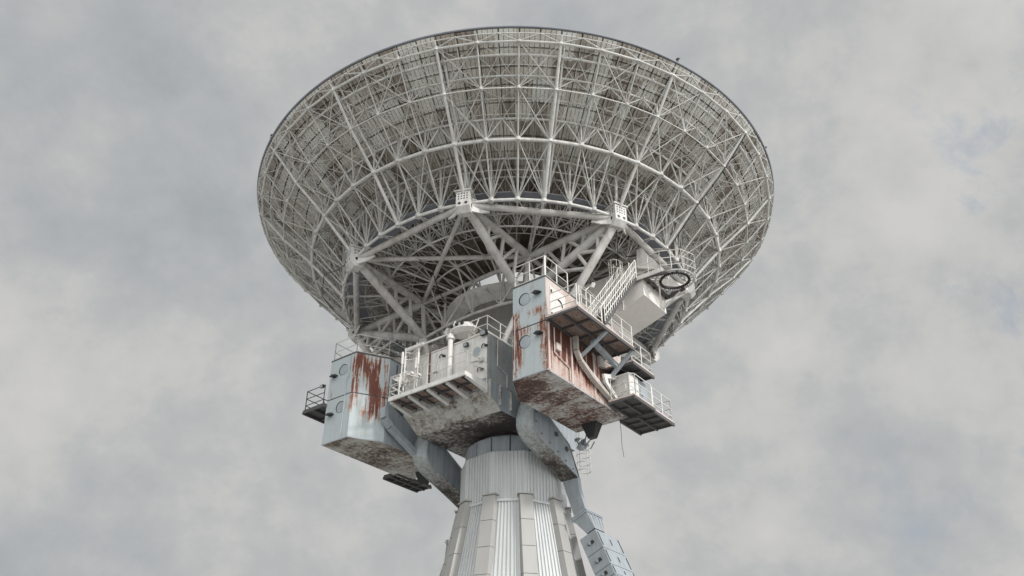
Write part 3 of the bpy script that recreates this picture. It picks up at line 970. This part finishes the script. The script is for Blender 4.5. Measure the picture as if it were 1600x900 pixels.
# hull: chin and flat bottom
mb = MB()
a = UC - 0.02
zc, zb_ = 19.88, 19.14
mb.prism([(-a, BF + .03), (a, BF + .03), (a, BR_ - .1), (-a, BR_ - .1)], zc, ZB, BLUE)
V = [(-a, BF + .03, zc), (a, BF + .03, zc), (a, -4.62, zb_), (-a, -4.62, zb_), (a, BR_ - .6, zb_), (-a, BR_ - .6, zb_), (a, BR_ - .1, zc), (-a, BR_ - .1, zc)]
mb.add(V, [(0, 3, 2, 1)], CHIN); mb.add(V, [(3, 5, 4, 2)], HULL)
mb.add(V, [(1, 2, 4, 6)], BLUE); mb.add(V, [(0, 7, 5, 3)], BLUE); mb.add(V, [(5, 7, 6, 4)], BLUE)
cc_.part('hull', mb, HULL)
mb = MB()
for i in range(6):
    mb.box((UC + 0.04, -5.6 + i * 0.85, 19.9), (0.14, 0.06, 1.05))
for i in range(6):
    u_ = -2.4 + i * 0.95
    mb.bar((u_, BF + .0, zc - .0), (u_, -4.64, zb_ + .0), 0.05, 0.03, CHIN)
mb.bar((-a, -4.62, zb_ - .005), (a, -4.62, zb_ - .005), 0.05, 0.03, CHIN)
cc_.part('hull_rib', mb, BLUE)
# walkway
ZW = 20.05
mb = MB(); mb.box((0.33, -6.65, ZW - .05), (4.95, 1.66, 0.05)); cc_.part('walkway_deck', mb, RDK)
mb = MB()
mb.bar((-2.15, -7.5, ZW - .06), (2.85, -7.5, ZW - .06), 0.09, 0.2)
mb.bar((2.82, -7.45, ZW - .06), (2.82, -5.83, ZW - .06), 0.07, 0.2)
mb.bar((-2.12, -7.45, ZW - .06), (-2.12, -5.83, ZW - .06), 0.07, 0.2)
cc_.part('walkway_edge', mb, WHITE)
for u_ in (-2.1, -0.88, 0.36, 1.6, 2.8):
    mb = MB()
    mb.extrude([(u_, -7.45, ZW - .1), (u_, -7.45, ZW - .2), (u_, -5.85, ZW - .42), (u_, -5.85, ZW - .1)], (0.07, 0, 0), WHITE if u_ == 2.8 else STEEL)
    mb.bar((u_ + .035, -7.42, ZW - .22), (u_ + .035, -5.88, ZW - .44), 0.2, 0.03, STEEL)
    cc_.part('walkway_bracket', mb, STEEL)
mb = MB()
for i in range(8):
    u_ = -1.7 + i * 0.6
    mb.bar((u_, -7.4, ZW - .13), (u_, -5.9, ZW - .13), 0.05, 0.1)
mb.bar((-2.0, -6.7, ZW - .16), (2.7, -6.7, ZW - .16), 0.06, 0.1)
cc_.part('walkway_joist', mb, DARK)
mb = MB()
railing(mb, [(-2.1, -5.85, ZW), (-2.1, -7.45, ZW), (2.8, -7.45, ZW), (2.8, -5.85, ZW)], 1.15, (1, .55, .08), 2.5, 0.018, 0.022)
railing(mb, [(-2.15, -6.0, ZW), (-2.15, -7.48, ZW), (-1.5, -7.48, ZW)], 1.2, (1, .6, .3), 1.4, 0.026, 0.03)
cc_.part('walkway_railing', mb, RAIL)
mb = MB()
railing(mb, [(1.5, BF + .05, ZT + .05), (2.7, BF + .05, ZT + .05), (2.7, -3.6, ZT + .05)], 1.0, (1, .5, .1), 1.1, 0.026, 0.03)
railing(mb, [(1.5, BF + .05, ZT + .05), (1.5, -4.6, ZT + .05)], 1.0, (1, .5), 1.1, 0.026, 0.03)
for k in range(3):
    u_ = 2.6; b0 = -4.0 + k * 0.45
    arc = [Vector((u_, b0 + .2 - .2 * cos(R(x)), ZT + .9 + .2 * sin(R(x)))) for x in range(0, 181, 30)]
    mb.path([Vector((u_, b0, ZT))] + arc + [Vector((u_, b0 + .4, ZT))], 0.025, 6)
cc_.part('roof_railing', mb, RAIL)
mb = MB()
mb.disc((2.1, BF - .01, 22.1), 0.24, (0, -1, 0), 0.02, 24, BLUE); mb.torus((2.1, BF - .02, 22.1), 0.25, 0.02, 'y', 24, 5, WHITE)
cc_.part('porthole', mb, WHITE)
mb = MB()
mb.tube((0.52, -6.05, 20.4), (0.52, -6.05, 23.25), 0.135, 16); mb.tube((0.52, -6.05, 23.2), (0.52, -6.05, 23.34), 0.22, 16); mb.tube((0.52, -6.05, 23.34), (0.52, -6.05, 23.48), 0.17, 16)
cc_.part('vent_pipe', mb, WHITE)
mb = MB(); mb.path([(-1.05, BF - .06, 23.1), (-1.02, BF - .06, 21.3), (-0.98, BF - .06, 20.1)], 0.045, 8)
cc_.part('rusty_downpipe', mb, paint('rust_pipe', (0.11, 0.06, 0.05), 0.05), label='rusty brown downpipe')
mb = MB()
for (x, z) in ((0.5, 20.65), (0.9, 20.6), (1.05, 20.35), (2.35, 20.95), (-0.2, 22.5), (2.6, 22.2)):
    mb.torus((x, BF - .1, z), 0.12, 0.028, 'y', 12, 5, BLACK, pi * 1.2); mb.box((x + .15, BF - .08, z), (0.16, 0.12, 0.07), BLACK)
for u_ in (-2.3, -1.8, -0.3, 1.3):
    mb.box((u_, BF - .012, 21.7), (0.03, 0.02, 2.4), WHITE)
cc_.part('wall_fitting', mb, BLACK)
for pts, rad in (([(2.79, -5.0, 22.9), (2.79, -5.0, 21.4), (2.79, -4.2, 21.2), (2.79, -4.2, 20.5)], 0.03), ([(-0.6, BF - .04, 22.9), (-0.6, BF - .04, 21.0), (0.1, BF - .04, 20.8)], 0.025),
                 ([(1.7, BF - .04, 22.4), (1.7, BF - .04, 21.6), (2.4, BF - .04, 21.5)], 0.02), ([(-1.6, BF - .04, 22.9), (-1.6, BF - .04, 20.2)], 0.03)):
    mb = MB(); mb.path(pts, rad, 6); cc_.part('conduit', mb, STEEL)
for c, z in (((0.15, BF - .09, 20.85), .3), ((2.45, BF - .08, 21.5), .22), ((-0.6, BF - .1, 21.9), .34)):
    mb = MB(); mb.box(c, (.26, .14, z)); cc_.part('junction_box', mb, STEEL)
# instruments at the left end
mb = MB()
for (u_, b_, h_) in ((-2.55, -6.1, 2.3), (-2.2, -6.5, 2.5), (-1.8, -6.1, 2.9), (-1.35, -6.4, 2.2), (-2.0, -6.9, 1.8)):
    mb.tube((u_, b_, 20.9), (u_, b_, 20.9 + h_), 0.035, 8)
    mb.tube((u_, b_, 22.2), (u_, b_, 22.9), 0.065, 10)
for z in (21.4, 22.0, 22.7, 23.1):
    mb.tube((-2.55, -6.1, z), (-1.35, -6.4, z + .05), 0.03, 6); mb.tube((-2.2, -6.5, z), (-1.8, -6.1, z), 0.03, 6)
for p in ((-2.5, -6.2, 22.0), (-2.5, -6.5, 21.6), (-2.1, -6.6, 21.5), (-1.7, -6.5, 21.7), (-1.4, -6.3, 21.6)):
    mb.box(p, (random.uniform(.2, .45), .25, random.uniform(.15, .35)), None, Matrix.Rotation(random.uniform(-.5, .5), 3, 'Y'))
mb.tube((-1.9, -6.7, 21.7), (-0.9, -6.6, 21.2), 0.04, 6)
cc_.part('instrument_rack', mb, WHITE)

# small capsule shaped device on the roof edge, with an arm
cp = Thing('roof_capsule', 'white boat shaped capsule with rigging on the roof edge of the white cabin', 'device', (0.9, -5.7, 23.6))
mb = MB()
sec = [(-0.75, 0.20), (-0.6, 0.42), (0.0, 0.50), (0.6, 0.42), (0.8, 0.2)]
def shell(z0, k0, z1, k1):
    n_ = 20
    a = [(0.95 + 0.85 * k0 * cos(2 * pi * i / n_), -5.6 + 0.6 * k0 * sin(2 * pi * i / n_), z0) for i in range(n_)]
    b_ = [(0.95 + 0.85 * k1 * cos(2 * pi * i / n_), -5.6 + 0.6 * k1 * sin(2 * pi * i / n_), z1) for i in range(n_)]
    mb.add(a + b_, [(i, (i + 1) % n_, n_ + (i + 1) % n_, n_ + i) for i in range(n_)], None, True)
    return a, b_
lo_, _ = shell(23.5, 0.62, 23.68, 1.0); mb.add(lo_, [tuple(range(20))[::-1]])
shell(23.68, 1.0, 23.75, 1.0); shell(23.75, 0.9, 24.05, 0.7); _, hi_ = shell(24.05, 0.7, 24.15, 0.45); mb.add(hi_, [tuple(range(20))])
cp.part('shell', mb, WHITE)
mb = MB()
for x in (0.6, 0.95, 1.3): mb.box((x, -6.1, 23.92), (0.16, 0.1, 0.14))
cp.part('window', mb, BLACK)
mb = MB()
mb.tube((-2.2, -6.3, 23.35), (0.3, -6.0, 23.6), 0.06, 8); mb.tube((-2.3, -6.4, 23.3), (-1.2, -6.2, 23.45), 0.12, 8)
for (x, y) in ((0.3, -5.7), (0.5, -6.1), (1.7, -5.6), (0.2, -5.4)):
    mb.tube((x, y, 23.5), (x + .25, y + .1, 24.25), 0.03, 6)
mb.tube((-0.2, -5.5, 24.2), (0.6, -5.8, 24.3), 0.035, 6); mb.tube((-0.35, -5.5, 24.05), (-0.1, -5.5, 24.3), 0.14, 8)
cp.part('rigging', mb, WHITE)


def floodlight(label, p, d=(0, -1, -0.3), s=1.0):
    t_ = Thing('floodlight', label, 'lamp', p, 'small floodlights')
    M_ = Vector(d).to_track_quat('Y', 'Z').to_matrix()
    p = Vector(p)
    mb = MB(); mb.box(p, (0.28 * s, 0.18 * s, 0.22 * s), None, M_)
    t_.part('housing', mb, BLACK)
    mb = MB(); mb.box(p + M_ @ Vector((0, 0.095 * s, 0)), (0.23 * s, 0.012, 0.17 * s), None, M_)
    t_.part('lens', mb, GLASS)
    mb = MB(); mb.path([p + Vector((-.16 * s, 0, 0)), p + Vector((-.16 * s, .1, .2 * s)), p + Vector((0, .3 * s, .2 * s))], 0.02, 5)
    t_.part('bracket', mb, BLACK)


floodlight('black floodlight on the top corner of the white control cabin', (2.62, BF - .12, 22.95), s=1.25)
floodlight('black floodlight on the front wall of the white cabin beside the roof railing', (1.5, BF - .16, 22.6), s=0.9)
floodlight('small black lamp at the seam of the left cabin above its dark platform', (-7.75, -7.2, 22.5), s=0.8)

# ------------------------------------------------------------------ counterweight arms
def arm(s_, label):
    t_ = Thing('counterweight_arm', label, 'counterweight', (3.45 * s_, 0, 18.5), 'curved arms carrying the counterweights')
    U1, U2 = 2.95, 3.95
    out = [(-2.7, 20.9), (-3.15, 20.2), (-3.5, 19.5), (-3.66, 18.9), (-3.62, 18.45), (-3.3, 18.08), (-2.75, 17.82), (-1.1, 17.28), (0.2, 16.82)]
    # smooth the curved front with a Catmull-Rom pass
    def cr(P, m=5):
        r_ = []
        for i in range(len(P) - 1):
            p0 = P[max(i - 1, 0)]; p1 = P[i]; p2 = P[i + 1]; p3 = P[min(i + 2, len(P) - 1)]
            for k in range(m):
                t = k / m
                r_.append(tuple(0.5 * ((2 * p1[j]) + (-p0[j] + p2[j]) * t + (2 * p0[j] - 5 * p1[j] + 4 * p2[j] - p3[j]) * t * t + (-p0[j] + 3 * p1[j] - 3 * p2[j] + p3[j]) * t ** 3) for j in (0, 1)))
        r_.append(P[-1]); return r_
    o2 = cr(out)
    top = [(0.36, 16.9), (0.12, 17.35), (-0.2, 17.95), (-0.45, 18.38), (-2.2, 19.3), (-2.1, 20.9)]
    web = o2 + top
    mb = MB()
    for u_ in (s_ * (U2 - 0.06) if s_ > 0 else s_ * (U2 - 0.06), s_ * (U1 + 0.06)):
        mb.extrude([(u_ - .015, b_, z) for b_, z in web], (0.03, 0, 0), BLUE)
    t_.part('web', mb, BLUE)
    mb = MB()
    n_ = len(o2)
    for (p, q) in zip(o2[:-1], o2[1:]):
        nx, nz = (q[1] - p[1]), -(q[0] - p[0]); l_ = math.hypot(nx, nz); nx /= l_; nz /= l_
        vs = []
        for (b_, z) in (p, q):
            vs += [(s_ * U1, b_, z), (s_ * U2, b_, z), (s_ * U2, b_ - nx * .06, z - nz * .06), (s_ * U1, b_ - nx * .06, z - nz * .06)]
        mb.add(vs, [(0, 1, 5, 4), (3, 7, 6, 2), (1, 2, 6, 5), (0, 4, 7, 3)], None, False)
    for (p, q) in zip(top[:-1], top[1:]):
        vs = []
        for (b_, z) in (p, q):
            vs += [(s_ * U1, b_, z), (s_ * U2, b_, z), (s_ * U2, b_, z + .05), (s_ * U1, b_, z + .05)]
        mb.add(vs, [(0, 1, 5, 4), (3, 7, 6, 2), (1, 2, 6, 5), (0, 4, 7, 3)])
    t_.part('edge_plate', mb, PLATE)
    mb = MB()
    for (b_, z) in ((-3.35, 19.2), (-3.35, 18.7), (-2.9, 18.2), (-2.2, 17.95), (-1.5, 17.7), (-0.8, 17.45), (-0.2, 17.2)):
        mb.box((s_ * (U2 - .03) + .03 * s_, b_, z), (0.04, 0.05, 0.05))
    for (b_, z) in ((-1.6, 18.6), (-0.7, 18.1)):
        mb.disc((s_ * U2 - .03, b_, z), 0.13, (1, 0, 0), 0.05, 14)
    t_.part('bolt_row', mb, DARK)
    # splayed lower leg: axes w (across) and d (down, outwards)
    D = R(23)
    wv = Vector((cos(D) * s_, 0, sin(D))); dv = Vector((sin(D) * s_, 0, -cos(D)))
    K = Vector((s_ * 2.98, 0.16, 16.98)); K2 = Vector((s_ * 3.95, 0.16, 16.9))
    mb = MB()
    E1 = Vector((s_ * 3.67, 0.2, 14.8)); E2 = E1 + wv * 0.72
    for dy in (0.0,):
        a = [K, K2, K2 + Vector((s_ * 0.02, 0.05, -0.6)), E2, E1]
        b_ = [p + Vector((0, 0.28, 0)) for p in a]
        mb.add(a + b_, [(4, 3, 2, 1, 0), (5, 6, 7, 8, 9), (0, 1, 6, 5), (1, 2, 7, 6), (2, 3, 8, 7), (3, 4, 9, 8), (4, 0, 5, 9)])
    t_.part('lower_leg', mb, WEIGHT)
    F = E1 + wv * 0.40
    fm = Matrix((wv, Vector((0, 1, 0)), -dv)).transposed()
    mb = MB(); mb.box(F + Vector((0, 0.45, 0)) + dv * 0.07, (0.98, 1.5, 0.07), None, fm); mb.box(F + Vector((0, 0.45, 0)) + dv * 0.17, (0.98, 1.5, 0.07), None, fm)
    for i in range(6):
        for e in (-0.42, 0.42):
            p = F + Vector((0, -.2 + i * .26, 0)) + wv * e
            mb.tube(p - dv * .02, p + dv * .26, 0.035, 6)
    t_.part('bolted_flange', mb, BLUE)
    # funnel
    mb = MB()
    q0 = F + dv * 0.2; q1 = F + dv * 1.05 + wv * 0.12
    vs = []
    for (q, a_, b0, b1) in ((q0, .42, -.22, 1.15), (q1, .26, 0.0, .9)):
        for (x, y) in ((-a_, b0), (a_, b0), (a_, b1), (-a_, b1)): vs.append(q + wv * x + Vector((0, y, 0)))
    mb.add(vs, [(0, 1, 5, 4), (1, 2, 6, 5), (2, 3, 7, 6), (3, 0, 4, 7)])
    for i in range(5):
        y = -.1 + i * .3
        mb.add([q0 + wv * .46 + Vector((0, y, 0)), q0 + wv * .46 + Vector((0, y + .05, 0)), q1 + wv * .26 + Vector((0, y * .7 + .1, 0)), q0 + wv * .3 + Vector((0, y, 0))], [(0, 1, 2), (0, 2, 3)])
    t_.part('funnel', mb, WEIGHT)
    # stack of slabs
    B0 = Vector((s_ * 3.9, 0.2, 13.72)); Wd = 0.98; Dp = 2.15
    zz = [0, 1.02, 1.92, 2.45, 2.98, 3.5, 4.1]
    for i, (a_, b2) in enumerate(zip(zz[:-1], zz[1:])):
        mb = MB()
        c = B0 + wv * (Wd / 2) + dv * ((a_ + b2) / 2) + Vector((0, Dp / 2, 0))
        mb.box(c, (Wd, Dp, b2 - a_ - 0.03), None, fm)
        sl = t_.part('weight_slab', mb, WEIGHT)
        mb = MB()
        p = B0 + wv * (Wd * .5) + dv * ((a_ + b2) / 2)
        mb.bar(p - wv * .17 + Vector((0, -.05, 0)), p + wv * .17 + Vector((0, -.05, 0)), 0.1, 0.12, BLACK)
        mb.tube(p - wv * .05 + Vector((0, 0, 0)), p - wv * .05 + Vector((0, -.12, 0)), 0.09, 8, WEIGHT)
        q = B0 + wv * Wd + dv * ((a_ + b2) / 2)
        for y in (0.12, 1.1, 2.0):
            hl = (b2 - a_) * (0.36 if y != 1.1 else 0.16)
            mb.bar(q + Vector((0, y, 0)) - dv * hl, q + Vector((0, y, 0)) + dv * hl, 0.08, 0.03, BLACK, wv)
        t_.part('lifting_slot', mb, BLACK, parent=sl)
    mb = MB()
    e_ = B0 + wv * (Wd / 2) + dv * 4.15 + Vector((0, Dp / 2, 0)); mb.box(e_, (Wd + .1, Dp + .1, 0.1), None, fm)
    t_.part('end_plate', mb, BLUE)


arm(1, 'curved blue grey arm right of the tower ending in a tall stack of slotted weights')
arm(-1, 'curved blue grey arm left of the tower passing behind its cone')

# ------------------------------------------------------------------ bearing housings + high platform with ring, stairs
def housing(s_, label):
    t_ = Thing('bearing_housing', label, 'housing', (6.8 * s_, 0, 24), 'elevation bearing housings above the cabins')
    mb = MB()
    prof = [(4.7, 23.92), (7.15, 23.92), (7.2, 24.35), (9.36, 25.0), (9.36, 26.0), (8.3, 26.9), (4.7, 26.9)]
    mb.extrude([(s_ * x, -1.25, z) for x, z in prof], (0, 2.4, 0), CREAM)
    t_.part('casing', mb, CREAM)
    mb = MB()
    mb.box((s_ * 8.3, 0.3, 27.2), (1.5, 2.0, 0.6)); mb.box((s_ * 8.3, 0.3, 27.52), (1.6, 2.1, 0.05))
    for y in (-1.1, -0.1, 1.0):
        mb.extrude([(s_ * 9.0, y, 26.9), (s_ * 10.3, y, 26.3), (s_ * 10.0, y, 26.9), (s_ * 9.4, y, 28.0), (s_ * 9.1, y, 28.0)], (0, 0.06, 0))
        mb.tube((s_ * 9.0, y, 26.9), (s_ * 10.3, y, 26.25), 0.06, 8)
    mb.extrude([(s_ * 9.15, -1.0, 28.0), (s_ * 10.0, -1.0, 26.95), (s_ * 10.0, 0.2, 26.95), (s_ * 9.15, 0.2, 28.0)], (-.04 * s_, 0, -.03))
    t_.part('upper_box', mb, WHITE)
    mb = MB()
    for i in range(4): mb.box((s_ * (5.2 + i), -1.28, 25.7), (0.05, 0.04, 2.2))
    t_.part('stiffener', mb, CREAM)


housing(1, 'large cream housing with sloping underside behind the steep stairs')
housing(-1, 'half hidden cream housing behind the roof of the left cabin')

hp = Thing('ring_platform', 'high dark platform with a big round ring opening at the top of the stairs', 'platform', (10, 0, 26))
mb = MB()
RC = Vector((10.62, -0.1))
mb.box((9.12, -0.1, 26.05), (0.98, 2.56, 0.05))
hp.part('deck', mb, RDK)
mb = MB()
mb.torus((*RC, 25.97), 0.74, 0.065, 'z', 40, 8)
for i in range(40):
    a = 2 * pi * i / 40
    mb.tube((RC.x + .68 * cos(a), RC.y + .68 * sin(a), 25.9), (RC.x + .82 * cos(a), RC.y + .82 * sin(a), 25.9), 0.025, 5)
hp.part('inner_ring', mb, BLACK)
mb = MB()
mb.torus((*RC, 25.99), 1.0, 0.045, 'z', 40, 6)
hp.part('outer_ring', mb, STEEL2)
mb = MB()
for i in range(22):
    a = 2 * pi * i / 22 + .05
    mb.bar((RC.x + .78 * cos(a), RC.y + .78 * sin(a), 25.98), (RC.x + 1.0 * cos(a), RC.y + 1.0 * sin(a), 25.98), 0.09, 0.05)
for i in range(7):
    a = R(132 + i * 16)
    d2 = Vector((cos(a), sin(a))); q = RC + d2 * 1.02
    mb.bar((q.x, q.y, 25.99), (9.62, RC.y + (i - 3) * -0.36, 25.99), 0.17, 0.04)
hp.part('ring_spokes', mb, STEEL2)
mb = MB()
for b_ in (-1.38, -0.75, -0.1, 0.55, 1.18): mb.bar((8.65, b_, 25.96), (9.6, b_, 25.96), 0.06, 0.14)
mb.bar((9.6, -1.4, 25.95), (9.6, 1.2, 25.95), 0.08, 0.16); mb.bar((9.1, -1.4, 25.95), (9.1, 1.2, 25.95), 0.06, 0.12); mb.bar((9.6, 1.15, 25.95), (10.7, 0.85, 25.95), 0.14, 0.14); mb.bar((9.6, -1.35, 25.95), (10.7, -1.05, 25.95), 0.14, 0.14)
hp.part('deck_beams', mb, DARK)
mb = MB()
mb.bar((8.65, -1.42, 25.98), (10.6, -1.42, 25.98), 0.06, 0.22); mb.bar((8.65, -1.42, 25.98), (8.65, 1.22, 25.98), 0.06, 0.22); mb.bar((8.65, 1.22, 25.98), (10.6, 1.22, 25.98), 0.06, 0.22)
hp.part('edge_beam', mb, WHITE)
mb = MB()
railing(mb, [(8.7, -1.4, 26.05), (8.7, -1.0, 26.05)], 1.1)
railing(mb, [(9.1, -1.38, 26.05), (10.5, -1.38, 26.05), (11.5, -0.9, 26.05), (11.8, 0.0, 26.05), (11.4, 0.8, 26.05)], 1.1, (1, .6, .2), .7, 0.022, 0.026)
hp.part('railing', mb, RAIL)
mb = MB()
mb.bar((8.8, 1.1, 25.9), (8.9, 0.9, 25.2), 0.1, 0.1); mb.tube((10.4, 0.9, 25.9), (9.36, 0.8, 25.1), 0.05, 6); mb.tube((9.8, -0.3, 25.9), (9.36, 0.6, 25.05), 0.04, 6)
hp.part('brace', mb, RAIL)

stt = Thing('staircase', 'steep white steel staircase with many railing bars below the ring platform', 'stairs', (8.7, -3.2, 21.6))
S0, S1 = Vector((8.25, -4.95, 21.68)), Vector((8.25, -1.45, 26.0))
Wx = 0.85
mb = MB()
for x in (0, Wx):
    mb.bar(S0 + Vector((x, 0, 0)), S1 + Vector((x, 0, 0)), 0.05, 0.15)
stt.part('stringer', mb, DARK)
for i in range(18):
    p = S0.lerp(S1, (i + .5) / 18)
    mb = MB(); mb.box(p + Vector((Wx / 2, 0.05, 0)), (Wx - .06, 0.24, 0.04)); stt.part('tread', mb, DARK)
for x in (0, Wx):
    mb = MB()
    a, b_ = S0 + Vector((x, 0, 0)), S1 + Vector((x, 0, 0))
    for f in (1.15, 0.75, 0.4): mb.tube(a + Vector((0, 0, f)), b_ + Vector((0, 0, f)), 0.026, 6)
    for i in range(19):
        p = a.lerp(b_, i / 18); mb.tube(p, p + Vector((0, 0, 1.15)), 0.02 if i % 3 else 0.028, 5)
    mb.tube(a + Vector((0, 0, 1.15)), a + Vector((0, -.35, .7)), 0.026, 6); mb.tube(a + Vector((0, -.35, .7)), a + Vector((0, -.3, 0)), 0.026, 6)
    stt.part('handrail', mb, RAIL)
# hooped ladder next to the stair head
ld = Thing('hooped_ladder', 'short white ladder with safety hoops at the stair head', 'ladder', (8.2, -1.9, 26))
mb = MB()
for x in (7.95, 8.35): mb.tube((x, -1.7, 24.2), (x, -1.7, 27.2), 0.03, 6)
for i in range(10): mb.tube((7.95, -1.7, 24.4 + i * .28), (8.35, -1.7, 24.4 + i * .28), 0.018, 5)
ld.part('ladder', mb, RAIL)
mb = MB()
for z in (25.4, 26.0, 26.6, 27.1):
    pts = [Vector((8.15 + .33 * cos(a), -1.7 + .6 * sin(a), z)) for a in [pi + pi * i / 8 for i in range(9)]]
    mb.path(pts, 0.02, 5)
for a in [pi + pi * i / 4 for i in range(5)]:
    mb.tube((8.15 + .33 * cos(a), -1.7 + .6 * sin(a), 25.4), (8.15 + .33 * cos(a), -1.7 + .6 * sin(a), 27.1), 0.015, 5)
ld.part('hoops', mb, RAIL)
lm = Thing('bulkhead_lamp', 'small white lamp on a bent pole beside the steep stairs', 'lamp', (8.0, -4.2, 21.7))
mb = MB(); mb.path([(8.1, -4.9, 21.65), (8.1, -4.9, 23.9), (8.15, -4.7, 24.15), (8.3, -4.6, 24.25)], 0.03, 6); lm.part('pole', mb, RAIL)
mb = MB(); mb.tube((8.3, -4.6, 24.15), (8.42, -4.62, 24.35), 0.1, 10); lm.part('lamp_head', mb, WHITE)
